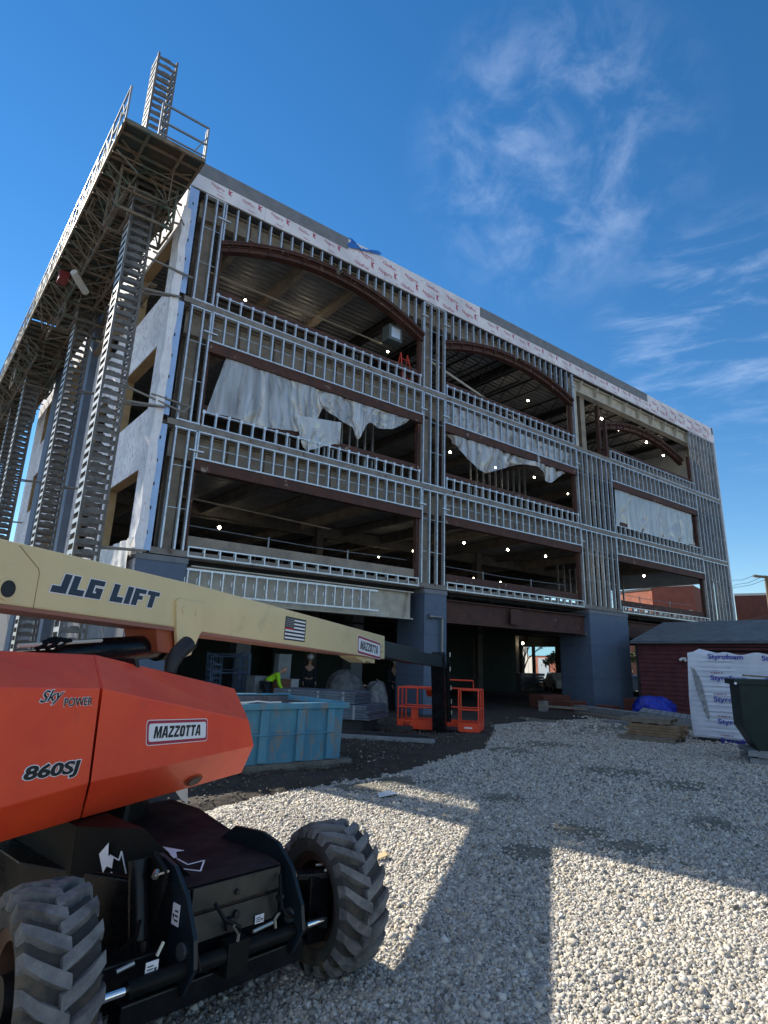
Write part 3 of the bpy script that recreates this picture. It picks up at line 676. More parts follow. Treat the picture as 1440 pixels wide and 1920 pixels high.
# ================================================================== MAST CLIMBERS
mastm = mat('mast_steel', (.16, .15, .14), .6, .35, (.10, .095, .09), 6, rvar=.1)
mastl = mat('mast_steel_pale', (.62, .62, .60), .5, .3, (.5, .5, .48), 6)
plat = mat('platform_steel', (.21, .165, .12), .7, .1, (.13, .10, .075), 5, col3=(.09, .12, .10), sc3=1.3, lo3=.5, hi3=.6)
deckp = mat('platform_deck', (.045, .06, .055), .7, .1, (.075, .06, .045), .9, lo=.45, hi=.55, col3=(.03, .03, .03), sc3=2.5)
netm = mat('pale_toe_board', (.7, .68, .62), .8, 0, (.5, .48, .42), 3)
def mast(parent, x, y, z0, z1, w=.54):
    m = MB(); h = w/2
    for i in (-1, 1):
        for j in (-1, 1): m.box(x+i*h-.03, x+i*h+.03, y+j*h-.03, y+j*h+.03, z0, z1)
    z = z0
    P = .25
    while z < z1-.1:
        for yy in (y-h, y+h):
            m.prism([(x-h, yy-.005, z), (x+h, yy-.005, z), (x+h, yy-.005, z+.105), (x+h*.45, yy-.005, z+.105), (x+h*.28, yy-.005, z+.14), (x-h*.28, yy-.005, z+.14), (x-h*.45, yy-.005, z+.105), (x-h, yy-.005, z+.105)], (0, .01, 0))
        for xx in (x-h, x+h):
            m.bar((xx, y-h, z+.02), (xx, y+h, z+.11), .05, .012)
        z += P
    m.build('mast', mastm, parent)
    m = MB(); m.box(x-h-.034, x-h-.031, y-h-.03, y-h+.03, z0, z1); z = z0
    while z < z1-.1: m.box(x-h-.034, x-h-.031, y-h+.03, y+h-.03, z, z+.11); z += P
    m.build('mast_ladder_face', mastl, parent)
def platform(root, y0, y1, zb, masts, front=True):
    X0, X1 = -2.55, -.52
    m = MB(); y = y0
    while y < y1-.1:
        l = min(1.48, y1-y); m.box(X0, X1, y, y+l-.03, zb+.0, zb+.05); y += 1.5
    m.build('deck', deckp, root)
    m = MB(); m.bar((X0, y0, zb-.03), (X0, y1, zb-.03), .06, .12); m.bar((X1, y0, zb-.03), (X1, y1, zb-.03), .06, .12)
    m.bar((X0, y0, zb-.03), (X1, y0, zb-.03), .06, .12)
    for x in (-1.05, -1.95): m.bar((x, y0, zb-.05), (x, y1, zb-.05), .06, .09)
    y = y0+.4
    while y < y1: m.bar((X0, y, zb-.05), (X1, y, zb-.05), .05, .07); y += .5
    m.build('deck_frame', plat, root)
    m = MB(); zl = zb-.85
    for x in (-1.05, -1.95): m.bar((x, y0+1.2, zl), (x, y1-.6, zl), .06, .06)
    y = y0+1.2; k = 0
    while y < y1-1.2:
        for x in (-1.05, -1.95):
            m.bar((x, y, zl), (x, y+.6, zb-.08), .035); m.bar((x, y+1.2, zl), (x, y+.6, zb-.08), .035)
        m.bar((-1.05, y, zl), (-1.95, y, zl), .035); m.bar((-1.05, y, zl), (-1.95, y+1.2, zl), .028)
        m.bar((-1.95, y, zl), (X0, y+.4, zb-.08), .03); m.bar((-1.95, y+.8, zl), (X0, y+.4, zb-.08), .03); m.bar((-1.05, y, zl), (X1, y+.3, zb-.08), .03)
        y += 1.2; k += 1
    rr = random.Random(int(y0*10))
    y = y0+.6
    while y < y1-1.6:
        m.bar((X0+.1, y, zb-.11), (X1-.1, y+1.4, zb-.11), .03); m.bar((X1-.1, y, zb-.12), (X0+.1, y+1.4, zb-.12), .026)
        for k in range(3): xx = rr.uniform(X0, X1); m.bar((xx, y+rr.uniform(0, 1), zb-.1), (xx+rr.uniform(-.3, .3), y+rr.uniform(0, 1), zb-rr.uniform(.4, 1.1)), .028)
        m.bar((-1.95, y, zl), (-2.5, y+.2, zb-.3), .03); m.bar((X0-.02, y+.3, zb-.32), (X1, y+.3, zb-.32), .032); y += .95
    m.build('truss', plat, root)
    # gearbox cage round each mast
    for mx, my in masts:
        m = MB()
        for zc in (zb-1.35, zb-.75, zb-.15):
            for yy in (my-.55, my+.55): m.bar((mx-.75, yy, zc), (mx+.75, yy, zc), .07)
            for xx in (mx-.75, mx-.36, mx+.36, mx+.75): m.bar((xx, my-.55, zc), (xx, my+.55, zc), .05)
        for i in (-1, 1):
            for j in (-1, 1):
                m.bar((mx+i*.75, my+j*.55, zb-1.35), (mx+i*.75, my+j*.55, zb), .06); m.bar((mx+i*.75, my+j*.55, zb-1.35), (mx+i*.36, my+j*.55, zb-.15), .035)
            m.bar((mx+i*.75, my-.55, zb-1.35), (mx+i*.75, my+.55, zb-.15), .035)
        m.bar((mx-.7, my-.75, zb-.9), (mx+.1, my-.75, zb-.9), .05)
        m.build('drive_frame', plat, root)
    # guard rails
    m = MB(); y = y0; hh = 1.05
    def post(x, y): m.bar((x, y, zb), (x, y, zb+hh), .045)
    while y < y1: post(X0, y); m.bar((X0, y, zb+hh), (X0, min(y+1.46, y1), zb+hh), .04); m.bar((X0, y, zb+.55), (X0, min(y+1.46, y1), zb+.55), .035); m.bar((X0, y+.05, zb), (X0, y+.7, zb+hh), .025); y += 1.5
    if not front: m.v, m.f = m.v, m.f
    if front: post(-1.75, y0); post(X1, y0); post(X1, y0+.12); m.bar((-1.75, y0, zb+hh), (X1, y0, zb+hh), .045); m.bar((-1.75, y0, zb+.5), (X1, y0, zb+.5), .045); m.bar((-1.75, y0, zb+.12), (X1, y0, zb+.12), .035); m.bar((X1, y0, zb+.75), (X1-.3, y0, zb+.1), .03)
    m.build('guard_rail', mat('rail_grey', (.22, .25, .28), .5, .4), root)
    m = MB(); y = y0+1.6; rr = random.Random(3)
    while y < y1-.8:
        l = rr.uniform(.5, 1.1); m.box(X0-.035, X0-.025, y, y+l, zb+rr.choice((.0, .1)), zb+rr.uniform(.3, .8)); y += l+rr.uniform(.08, .5)
    m.build_loose('toe_board', netm, root)
    # lattice hanging outside
    m = MB(); y = y0+.3
    while y < y1-.5:
        m.bar((X0-.1, y, zb-.5), (X0-.05, y+.1, zb+.5), .03); m.bar((X0-.1, y, zb-.5), (X0-.05, y+.7, zb+.1), .025); y += .75
    m.bar((X0-.1, y0+.3, zb-.5), (X0-.1, y1-.4, zb-.5), .035); m.build('outer_lattice', mat('lattice_pale', (.42, .38, .31), .6, .3), root)
    # outrigger planks on the wall side
    m = MB(); y = y0+2.
    while y < y1: m.bar((X1, y, zb-.06), (SX-.06, y, zb-.06), .05); y += .9
    pass
    m.build('outrigger', plat, root)
def ties(root, mx, my, zs):
    m = MB()
    for z in zs:
        m.bar((mx+.25, my-.15, z), (SX+.15, my-.5, z-.02), .05); m.bar((mx+.25, my+.15, z), (SX+.0, my-.4, z-.02), .04)
    m.build_loose('wall_tie', mat('tie_grey', (.2, .19, .17), .6, .3), root)
MA, MBm, MC, MD = (-1.42, .35), (-1.2, 7.3), (-1.62, 14.6), (-1.5, 19.6)
T1 = thing('mast_climbing_platform', 'nearer mast-climbing platform at the building corner, one lattice mast rising above its deck', 'work platform', (-1.4, .3, 0))
mast(T1, *MA, 0, 18.7); mast(T1, *MBm, 0, 14.1); platform(T1, -1.72, 10.6, 14.2, [MA, MBm]); ties(T1, *MA, (4.0, 7.75, 11.0)); ties(T1, *MBm, (3.6, 6.9, 10.4))
m = MB(); m.bar((MA[0]+.2, MA[1]-.2, 8.15), (.35, -.12, 7.72), .045); m.bar((MA[0]+.9, MA[1]-.35, 8.05), (.5, -.08, 7.95), .04); m.bar((.3, -.12, 7.72), (.52, -.08, 8.0), .04); m.bar((MA[0]+.2, MA[1]-.3, 11.9), (.1, -.12, 11.7), .05); m.build_loose('corner_tie', mat('tie_grey', (0, 0, 0)), T1)
m = MB(); m.tube([(-2.25, 4.1, 13.05), (-2.0, 4.4, 12.95), (-1.7, 4.8, 12.9)], .11, 10); m.build('roll_of_wrap', mat('grey_roll', (.5, .5, .47), .8), T1)
m = MB(); m.box(-2.45, -2.15, 5.6, 6.05, 13.55, 13.85); m.build('drive_motor', mat('motor_red', (.20, .03, .03), .6), T1)
m = MB()
for j, (y, dx, l) in enumerate(((1.4, 0, 5.5), (2.2, .02, 5.2))):
    m.box(-.62-.1*j, -.40-.1*j, y, y+l, 12.0-.04*j, 12.04-.04*j)
y = 1.6
while y < 7: m.box(-.92, -.34, y, y+.09, 11.9, 11.96); y += 1.1
m.build_loose('scaffold_plank', mat('old_plank', (.30, .24, .18), .85, 0, (.22, .17, .13), 3), T1)
T2 = thing('mast_climbing_platform', 'further mast-climbing platform continuing along the side wall, on two dark masts', 'work platform', (-1.5, 14.6, 0))
mast(T2, *MC, 0, 14.1); mast(T2, *MD, 0, 14.1); platform(T2, 10.62, 34.5, 14.12, [MC, MD], False); ties(T2, *MC, (5.2, 8.6)); ties(T2, *MD, (4., 7.6))
# ================================================================== BOOM LIFT
LA = R(55); DV = Vector((math.sin(LA), math.cos(LA), 0)); NV = Vector((math.cos(LA), -math.sin(LA), 0)); ZV = Vector((0, 0, 1)); C0 = NV.dot(Vector((6.1, -4.0, 0)))
def U(s, n, z): return DV*s + NV*(C0+n) + ZV*z
def at_n(px, py, n):
    d = ray(px, py); return CAM + d*((C0+n-NV.dot(CAM))/NV.dot(d))
A_, B_ = Vector((-4.10, -12.46, 0)), Vector((-2.60, -12.22, 0)); O_ = (A_+B_)/2; EV = (B_-A_).normalized(); CV = Vector((-EV.y, EV.x, 0))
def Cc(e, c, z): return O_ + EV*e + CV*c + ZV*z
cream = mat('cream_paint', (.68, .54, .29), .42, 0, (.64, .505, .27), 2, spec=.5, coat=.15, bump=.0006, bsc=260, col3=(.47, .38, .22), sc3=3, lo3=.58, hi3=.75)
orange = mat('orange_paint', (.80, .072, .02), .45, 0, (.72, .052, .02), 3, spec=.45, coat=.12, bump=.0006, bsc=220, col3=(.50, .06, .03), sc3=7, lo3=.62, hi3=.8)
black = mat('black_paint', (.004, .0045, .006), .3, 0, (.009, .009, .010), 5, spec=.22, rvar=.12)
blackm = mat('black_matte', (.004, .0045, .005), .5, 0, (.009, .009, .0088), 6, spec=.15) if True else mat('x', (0, 0, 0), .5, 0, (.012, .012, .0115), 6, bump=.001, bsc=60)
topm = mat('dusty_black_top', (.014, .009, .010), .72, 0, (.03, .024, .025), 4, spec=.12, rvar=.12)
chrome = mat('chrome_rod', (.85, .85, .85), .12, 1.)
rubber = mat('tyre_rubber', (.11, .11, .115), .9, 0, (.19, .185, .18), 14, bump=.004, bsc=90, col3=(.06, .055, .05), sc3=6, lo3=.5, hi3=.7)
rubber_b = mat('tyre_rubber_side', (.035, .034, .033), .85, 0, (.06, .056, .05), 10, bump=.002, bsc=60, col3=(.12, .09, .06), sc3=5, lo3=.55, hi3=.7)
rimm = mat('wheel_rim', (.07, .03, .02), .6, .3, (.11, .06, .04), 6)
decal_w = mat('decal_white', (.75, .75, .78), .5); decal_k = mat('decal_black', (.008, .009, .012), .45); decal_r = mat('decal_red', (.33, .02, .05), .5); decal_n = mat('decal_navy', (.02, .035, .06), .5)
brass = mat('fitting_zinc', (.42, .40, .35), .35, .8)
L = thing('boom_lift', 'orange and cream telescopic boom lift with knobbly tyres, boom reaching toward the building', 'boom lift', tuple(O_))
# boom sections
m = MB(); prof = [(-11.6, 2.19), (-10.2, 2.17), (-8.3, 2.15), (-2.95, 1.985), (-2.92, 1.63), (-7.05, 1.745), (-8.7, 1.80), (-10.2, 1.83), (-11.6, 1.86)]
m.prism([U(s, .17, z) for s, z in prof], NV*-.34); boom = m.build('boom_base_section', cream, L, bevel=.012)
m = MB(); m.prism([U(-11.6, .1705, 1.86), U(-10.2, .1705, 1.83), U(-8.72, .1705, 1.80), U(-2.95, .1705, 1.636), U(-2.95, .1705, 1.628), U(-11.6, .1705, 1.845)], NV*-.341); m.build('boom_weld_lip', mat('pinkish_primer', (.30, .13, .09), .6), boom)
# base plate overlay with pin hole
m = MB(); hole = at_n(13, 1104, .17); m.tube([hole-NV*.02, hole+NV*.008], .062, 20); m.build('pin_boss', cream, boom, smooth=True)
m = MB(); m.tube([hole-NV*.02, hole+NV*.012], .046, 20); m.build('pin_hole', decal_k, boom, smooth=True)
m = MB(); a = [at_n(px, py, .171) for px, py in ((37, 1023), (72, 1066), (74, 1075), (62, 1141))]
for p0, p1 in zip(a, a[1:]): m.bar(p0, p1, .004, .004)
m.build('panel_seam', mat('seam_shadow', (.28, .22, .12), .7), boom)
# lug plates for the lift cylinder
lug = [at_n(px, py, .185) for px, py in ((330, 1126), (337, 1122), (385, 1131), (390, 1136), (389, 1146), (376, 1187), (374, 1189), (357, 1228), (346, 1232), (333, 1228), (330, 1185))]
m = MB(); m.prism([q+NV*.006 for q in lug], NV*-.028); m.prism([q-NV*.37 for q in lug], NV*.028); m.build('cylinder_lug', cream, boom, bevel=.004)
m = MB()
for px, py in ((346, 1143), (370, 1148)):
    q = at_n(px, py, .19); m.tube([q, q+NV*.006], .035, 18)
m.build_loose('lug_boss', cream, boom, smooth=True)
m = MB(); a = at_n(290, 1179, .17); b = at_n(330, 1226, .17); m.box(0, 0, 0, 0, 0, 0); m = MB(); m.prism([at_n(*q, .14) for q in ((292, 1176), (330, 1184), (330, 1226), (296, 1221))], NV*-.28); m.build('lug_box', mat('orange_primer', (.35, .09, .04), .6), boom)
# sections that telescope out
i0, i1 = at_n(721, 1200, .12), at_n(790, 1220, .12)
m = MB(); m.prism([U(-3.1, .13, 1.93), U(-.35, .13, 1.845), U(-.35, .13, 1.565), U(-3.1, .13, 1.675)], NV*-.26); m.build('boom_mid_section', mat('dark_boom', (.018, .026, .026), .4, 0, (.025, .034, .034), 3), L, bevel=.008)
m = MB(); m.prism([U(-.5, .10, 1.815), U(2.1, .10, 1.76), U(2.1, .10, 1.50), U(-.5, .10, 1.585)], NV*-.2); m.build('boom_fly_section', mat('dark_boom', (0, 0, 0)), L, bevel=.008)
m = MB(); e0 = at_n(665, 1230, .0)
m.prism([at_n(*q, .12) for q in ((665, 1228), (668, 1233), (684, 1243), (686, 1239), (702, 1244), (703, 1238), (700, 1228))], NV*-.24); m.build('wear_pad_bracket', cream, boom)
m = MB(); q = U(-2.95, .16, 1.82)
for dz in (0, .08): m.tube([U(-3.1, .171, 1.74+dz), U(-3.1, .176, 1.74+dz)], .014, 8)
m.build_loose('bolt_head', decal_k, boom)
# jib and basket mount
m = MB()
m.prism([U(2.05, .12, 1.80), U(2.25, .12, 1.85), U(2.42, .12, 1.6), U(2.55, .12, .3), U(2.55, .12, .02), U(2.30, .12, .02), U(2.2, .12, .9), U(2.08, .12, 1.5)], NV*-.30)
m.build('jib', black, L, bevel=.01)
m = MB(); m.tube([U(2.15, .2, 1.5), U(2.28, .2, .9), U(2.36, .2, .3)], .05, 8); m.tube([U(2.15, .17, 1.75), U(2.15, .25, 1.6), U(2.2, .24, 1.1), U(2.3, .26, .6), U(2.36, .24, .3)], .012, 6); m.tube([U(2.1, .1, 1.78), U(2.2, .22, 1.78), U(2.28, .23, 1.2)], .012, 6)
m.build('jib_cylinder', blackm, L, smooth=True)
m = MB()
for s, z in ((2.12, 1.74), (2.14, 1.42), (2.24, 1.0), (2.3, .7), (2.33, .45)): m.box(0, 0, 0, 0, 0, 0)
m = MB()
for s, z in ((2.12, 1.74), (2.14, 1.42), (2.24, 1.0), (2.3, .7), (2.33, .45)): q = U(s-.03, .27, z); m.bar(q, q+ZV*.10, .022)
m.build_loose('hose_fitting', brass, L)
n0, n1, s0, s1 = -1.1, .85, 2.62, 3.38
bk = MB(); bk.prism([U(s0, n0, .08), U(s0, n1, .08), U(s1, n1, .08), U(s1, n0, .08)], ZV*.03); bsk = bk.build('basket_floor', darksteel, L)
m = MB()
for (a, b) in (((s0, n0), (s0, -.02)), ((s0, .38), (s0, n1)), ((s1, n0), (s1, n1)), ((s0, n0), (s1, n0)), ((s0, n1), (s1, n1))): m.bar(U(*a, .17), U(*b, .17), .02, .20)
m.prism([U(s0, .0, .07), U(s0, .0, .27), U(s0, -.1, .27), U(s0, -.1, .07)], DV*-.1)
m.build('toe_kick', orange, bsk, bevel=.004)
m = MB(); r_ = .02; zt, zm = 1.0, .56
def rail(a, b, z): m.tube([U(*a, z), U(*b, z)], r_, 8)
for z in (zt, zm):
    rail((s0, n0), (s0, .0), z); rail((s0, .38), (s0, n1), z); rail((s1, n0), (s1, n1), z); rail((s0, n0), (s1, n0), z); rail((s0, n1), (s1, n1), z)
for q in ((s0, n0), (s0, -.62), (s0, -.02), (s0, .38), (s0, n1), (s1, n0), (s1, n1), (s1, -.4), (s1, .3), ((s0+s1)/2, n0), ((s0+s1)/2, n1)): m.tube([U(*q, .1), U(*q, zt)], r_, 8)
m.tube([U(s1, -.1, zt), U(s1, -.1, zt+.2), U(s1-.05, .62, zt+.2), U(s1, .62, zt)], r_, 8); m.tube([U(s0+.1, -.1, zt), U(s0+.1, -.1, zt+.22), U(s0+.1, .15, zt+.22)], r_, 8)
m.build('guard_rail', orange, bsk, smooth=True)
m = MB(); m.prism([U(s0+.1, -.45, .95), U(s0+.1, -.02, .95), U(s0+.3, -.02, .80), U(s0+.3, -.45, .80)], ZV*.09); m.prism([U(s0+.03, -.78, .28), U(s0+.03, -.62, .28), U(s0+.03, -.62, .55), U(s0+.03, -.78, .55)], DV*.1); m.prism([U(s0+.02, -.05, .35), U(s0+.02, .05, .35), U(s0+.02, .05, .75), U(s0+.02, -.05, .75)], DV*.1); m.build_loose('control_box', orange, bsk, bevel=.005)
m = MB(); put_text(m, 'JLG', U(s0-.012, -.98, .11), NV, ZV, height=.11, bold=.03, shear=.3); m.build('lettering', decal_k, bsk)
m = MB(); m.prism([U(s0-.011, -.25, .18), U(s0-.011, -.05, .18), U(s0-.011, -.05, .21), U(s0-.011, -.25, .21)], DV*-.003); m.prism([U(s0-.011, .52, .15), U(s0-.011, .70, .15), U(s0-.011, .70, .18), U(s0-.011, .52, .18)], DV*-.003); m.build('warning_stripe', decal_w, bsk)
# lift cylinder under the boom
m = MB(); ca, cb = at_n(165, 1222, .0), at_n(300, 1211, .0); cd_ = (cb-ca).normalized()
m.tube([ca-cd_*.9, ca-cd_*.3, ca-cd_*.28, ca-cd_*.1, cb], [.035, .035, .05, .083, .088], 24); m.build('lift_cylinder', black, L, smooth=True)
m = MB(); m.tube([cb-cd_*.05, cb-cd_*.045, cb+cd_*.07, cb+cd_*.075], [.09, .112, .112, .09], 24); m.tube([cb+cd_*.07, cb+cd_*.45], .05, 16); m.build('cylinder_collar', blackm, L, smooth=True)
m = MB(); ra = at_n(112, 1206, .1); rb = at_n(190, 1201, .1); m.tube([ra-cd_*.3, rb], .012, 8); m.build('pale_hose', mat('pale_hose', (.6, .57, .47), .5), L)
m = MB()
for k in range(5): q = at_n(84+k*9, 1204-(k % 2)*4, .1); m.tube([q-DV*.05-ZV*.04, q, q+DV*.05+ZV*.01*(k % 3)], .016, 6)
m.build_loose('hose', blackm, L, smooth=True)
# exhaust
m = MB(); ex = [at_n(px, py, .42) for px, py in ((318, 1262), (322, 1245), (332, 1226), (346, 1213), (352, 1208))]
m.tube(ex, [.045, .05, .056, .06, .062], 18, cap=False); m.tube([ex[-1]-DV*.0, ex[-1]-DV*.001+ZV*.002], .05, 18); m.build('exhaust_pipe', mat('sooty_pipe', (.03, .03, .032), .5, .5), L, smooth=True)
m = MB(); q = at_n(347, 1205, .2); m.tube([q, q+NV*.04], .022, 10); m.bar(q+NV*.02-DV*.03+ZV*.03, q+NV*.03-DV*.02-ZV*.02, .012); m.build('pin_keeper', brass, L)
# hood: folded sheet panels
nR, nK, nM, nB = .58, .86, .72, .2
def hood(Rp, Kp, Lp, Mp, name):
    m = MB(); rows = [[at_n(*q, n) for q in P] for P, n in ((Rp, nR), (Kp, nK), (Lp, nK), (Mp, nM))]
    k = len(rows[0]); back_t = [q-NV*(nR-nB) for q in rows[0]]; back_b = [q-NV*(nM-nB) for q in rows[3]]
    allr = [back_t]+rows+[back_b]; vs = [q for r in allr for q in r]; fs = []
    for i in range(len(allr)-1):
        for j in range(k-1): fs.append((i*k+j, i*k+j+1, (i+1)*k+j+1, (i+1)*k+j))
    fs.append(tuple(i*k for i in range(6))[::-1]); fs.append(tuple(i*k+k-1 for i in range(6))); fs.append((5*k, 5*k+k-1, k-1, 0) if k == 2 else tuple([5*k+j for j in range(k)]+[k-1-j for j in range(k)]))
    m.add(vs, fs); return m.build(name, orange, L, bevel=.006)
h1 = hood([(-110, 1215), (176, 1228)], [(-110, 1287), (188, 1291)], [(-110, 1548), (166, 1468)], [(-110, 1612), (150, 1535)], 'engine_hood')
h2 = hood([(180, 1228), (440, 1291)], [(193, 1291), (466, 1350)], [(170, 1467), (476, 1398)], [(155, 1534), (453, 1449)], 'side_cover')
m = MB(); m.prism([at_n(*q, .3) for q in ((174, 1232), (182, 1232), (190, 1291), (170, 1470), (158, 1530), (148, 1530), (164, 1470), (186, 1291))], NV*.3); m.build('panel_gap', decal_k, L)
def quad_decal(mb, ll, lr, ul, n, x0, x1, y0, y1, t=.0015):
    """slab on the plane n covering the fractions x0..x1, y0..y1 of the parallelogram"""
    o = at_n(*ll, n); u = at_n(*lr, n)-o; v = at_n(*ul, n)-o
    mb.prism([o+u*x0+v*y0, o+u*x1+v*y0, o+u*x1+v*y1, o+u*x0+v*y1], NV*t); return o, u, v
def rounded(mb, o, u, v, inset, nn, t):
    pts = []; ul, vl = u.length, v.length; r = .16*vl*(1-inset*2)
    i = inset*vl
    for cx, cy, a0 in ((ul-i-r, i+r, -90), (ul-i-r, vl-i-r, 0), (i+r, vl-i-r, 90), (i+r, i+r, 180)):
        for k in range(5): a = R(a0+k*22.5); pts.append(o+u.normalized()*(cx+r*math.cos(a))+v.normalized()*(cy+r*math.sin(a))+NV*nn)
    mb.prism(pts, NV*t)
def company_sticker(parent, ll, lr, ul, n):
    o = at_n(*ll, n); u = at_n(*lr, n)-o; v = at_n(*ul, n)-o
    m = MB(); rounded(m, o, u, v, 0, .0, .0012); s = m.build('company_sticker', decal_w, parent)
    m = MB(); rounded(m, o, u, v, .03, .0012, .0006); m.build('sticker_border', decal_r, s)
    m = MB(); rounded(m, o, u, v, .15, .0018, .0006); m.build('sticker_field', decal_w, s)
    block_text(s, 'MAZZOttA', o+u*.10+v*.27, u.normalized(), v.normalized(), u.length*.76, v.length*.47, gapf=.09, shear=.28, out=0, m_in=decal_k)
def block_text(parent, word, o, u, v, W, H, gapf=.16, shear=.35, n=NV, out=.012, m_in=None, m_out=None):
    G = {'J': [[(0, 0), (.8, 0), (.8, 1), (.42, 1), (.42, .34), (0, .34)]],
         'L': [[(0, 0), (.8, 0), (.8, .32), (.38, .32), (.38, 1), (0, 1)]],
         'G': [[(0, 0), (.9, 0), (.9, .58), (.45, .58), (.45, .38), (.55, .38), (.55, .28), (.36, .28), (.36, .72), (.9, .72), (.9, 1), (0, 1)]],
         'I': [[(0, 0), (.38, 0), (.38, 1), (0, 1)]],
         'F': [[(0, 0), (.38, 0), (.38, .36), (.68, .36), (.68, .60), (.38, .60), (.38, .74), (.82, .74), (.82, 1), (0, 1)]],
         'M': [[(0, 0), (.26, 0), (.26, .62), (.42, 0), (.58, 0), (.74, .62), (.74, 0), (1., 0), (1., 1), (.66, 1), (.5, .42), (.34, 1), (0, 1)]],
         'A': [[(-.04, 0), (.24, 0), (.28, .2), (.52, .2), (.56, 0), (.84, 0), (.60, 1), (.20, 1)]],
         'Z': [[(0, 0), (.72, 0), (.72, .22), (.30, .22), (.72, .80), (.72, 1), (.02, 1), (.02, .78), (.40, .78), (0, .22)]],
         'O': [[(.18, 0), (.56, 0), (.74, .14), (.74, .86), (.56, 1), (.18, 1), (0, .86), (0, .14)]],
         't': [[(.22, 0), (.50, 0), (.50, .78), (.72, .78), (.72, 1), (0, 1), (0, .78), (.22, .78)]],
         'T': [[(.25, 0), (.62, 0), (.62, .74), (.9, .74), (.9, 1), (0, 1), (0, .74), (.25, .74)]]}
    wd = {'J': .8, 'L': .8, 'G': .9, 'I': .38, 'F': .82, 'T': .9, ' ': .35, 'M': 1., 'A': .8, 'Z': .72, 'O': .74, 't': .72}
    tot = sum(wd[c] for c in word)+gapf*(len(word)-1); x = 0; mi = MB(); mo = MB(); mh = MB()
    for ch in word:
        if ch != ' ':
            for poly in G[ch]:
                cx = sum(q[0] for q in poly)/len(poly); cy = .5
                P = lambda a, b: o+u*((x+a)/tot*W)+v*(b*H)+u*(shear*b*H*.8)
                mi.prism([P(*q)+n*.002 for q in poly], n*.001)
                k = len(poly); ar = sum(poly[i][0]*poly[(i+1) % k][1]-poly[(i+1) % k][0]*poly[i][1] for i in range(k)); sg = 1 if ar > 0 else -1
                if ch == 'A': mh.prism([P(*q)+n*.0032 for q in ((.33, .38), (.47, .38), (.40, .74))], n*.0004)
                if ch == 'O': mh.prism([P(*q)+n*.0032 for q in ((.31, .22), (.43, .22), (.43, .78), (.31, .78))], n*.0004)
                if not out: continue
                off = []; d = out*1.0
                for i in range(k):
                    p0, p1, p2 = poly[i-1], poly[i], poly[(i+1) % k]
                    a = Vector((p1[0]-p0[0], p1[1]-p0[1])).normalized(); b = Vector((p2[0]-p1[0], p2[1]-p1[1])).normalized()
                    na = Vector((a.y, -a.x))*sg; nb = Vector((b.y, -b.x))*sg; q = Vector(p1)+(na+nb)*d/max(1+na.dot(nb), .3)
                    off.append(P(q.x, q.y)+n*.0005)
                mo.prism(off, n*.001)
        x += wd[ch]+gapf
    s = mo.build('lettering_outline', m_out or decal_w, parent) if out else parent; mi.build('lettering', m_in or decal_n, s)
    if mh.v: mh.build('letter_counters', decal_w, s)
    return s
o = at_n(93, 1109, .172); u = (at_n(291, 1141, .172)-o); v = at_n(128, 1075, .172)-o
block_text(boom, 'JLG LIFT', o, u.normalized(), ZV, u.length*1.0, .118, gapf=.12, out=.05)
company_sticker(h2, (273, 1399), (388, 1389), (275, 1350), nK+.001)
company_sticker(boom, (670, 1225), (713, 1237), (671, 1190), .171)
# flag sticker
ll, lr, ul = (532, 1199), (571, 1204), (536, 1155)
fl = MB(); quad_decal(fl, ll, lr, ul, .171, 0, 1, 0, 1); fo = fl.build('flag_sticker', decal_k, boom)
m = MB(); mr_ = MB()
for i in range(6):
    y0 = .06+i*.157; x0 = .42 if i > 2 else 0.03
    quad_decal(m, ll, lr, ul, .1726, x0, .97, y0, y0+.075, .0006)
for i in range(6):
    for j in range(5): quad_decal(m, ll, lr, ul, .1726, .05+i*.06+(j % 2)*.02, .05+i*.06+(j % 2)*.02+.02, .58+j*.08, .58+j*.08+.03, .0006)
m.build('flag_stripes', decal_w, fo)
quad_decal(mr_, ll, lr, ul, .1732, 0.02, .4, .47, .53, .0006); mr_.build('flag_line', mat('flag_red', (.5, .02, .02), .5), fo)
# model lettering on the hood
def text_decal(parent, body, ll, lr, ul, n, **k):
    o = at_n(*ll, n); u = at_n(*lr, n)-o; v = at_n(*ul, n)-o; b = k.pop('bold', .02); ob = k.pop('ob', .03); mi = k.pop('m', decal_k)
    vi, fi = text_geo(body, bold=b, raw=True, **k); mn = vi[:, :2].min(0); ex = vi[:, :2].max(0)-mn; vo_, fo2 = text_geo(body, bold=b+ob, raw=True, **k); un, vn = u.normalized(), v.normalized()
    def P_(q, d): return o+un*((q[0]-mn[0])/ex[0]*u.length)+vn*((q[1]-mn[1])/ex[1]*v.length)+NV*d
    m = MB(); m.add([P_(q, .0005) for q in vo_], fo2); s = m.build('lettering_outline', decal_w, parent)
    m = MB(); m.add([P_(q, .0025) for q in vi], fi); m.build('lettering', mi, s)
text_decal(h1, '860SJ', (42, 1472), (150, 1455), (44, 1437), nK+.001, shear=.2, bold=.04, ob=.045)
text_decal(h1, 'Sky', (73, 1325), (118, 1318), (76, 1296), nK+.001, shear=.45, bold=.012, ob=.04)
text_decal(h1, 'POWER', (119, 1325), (172, 1322), (119, 1309), nK+.001, shear=.15, bold=.015, ob=.04)
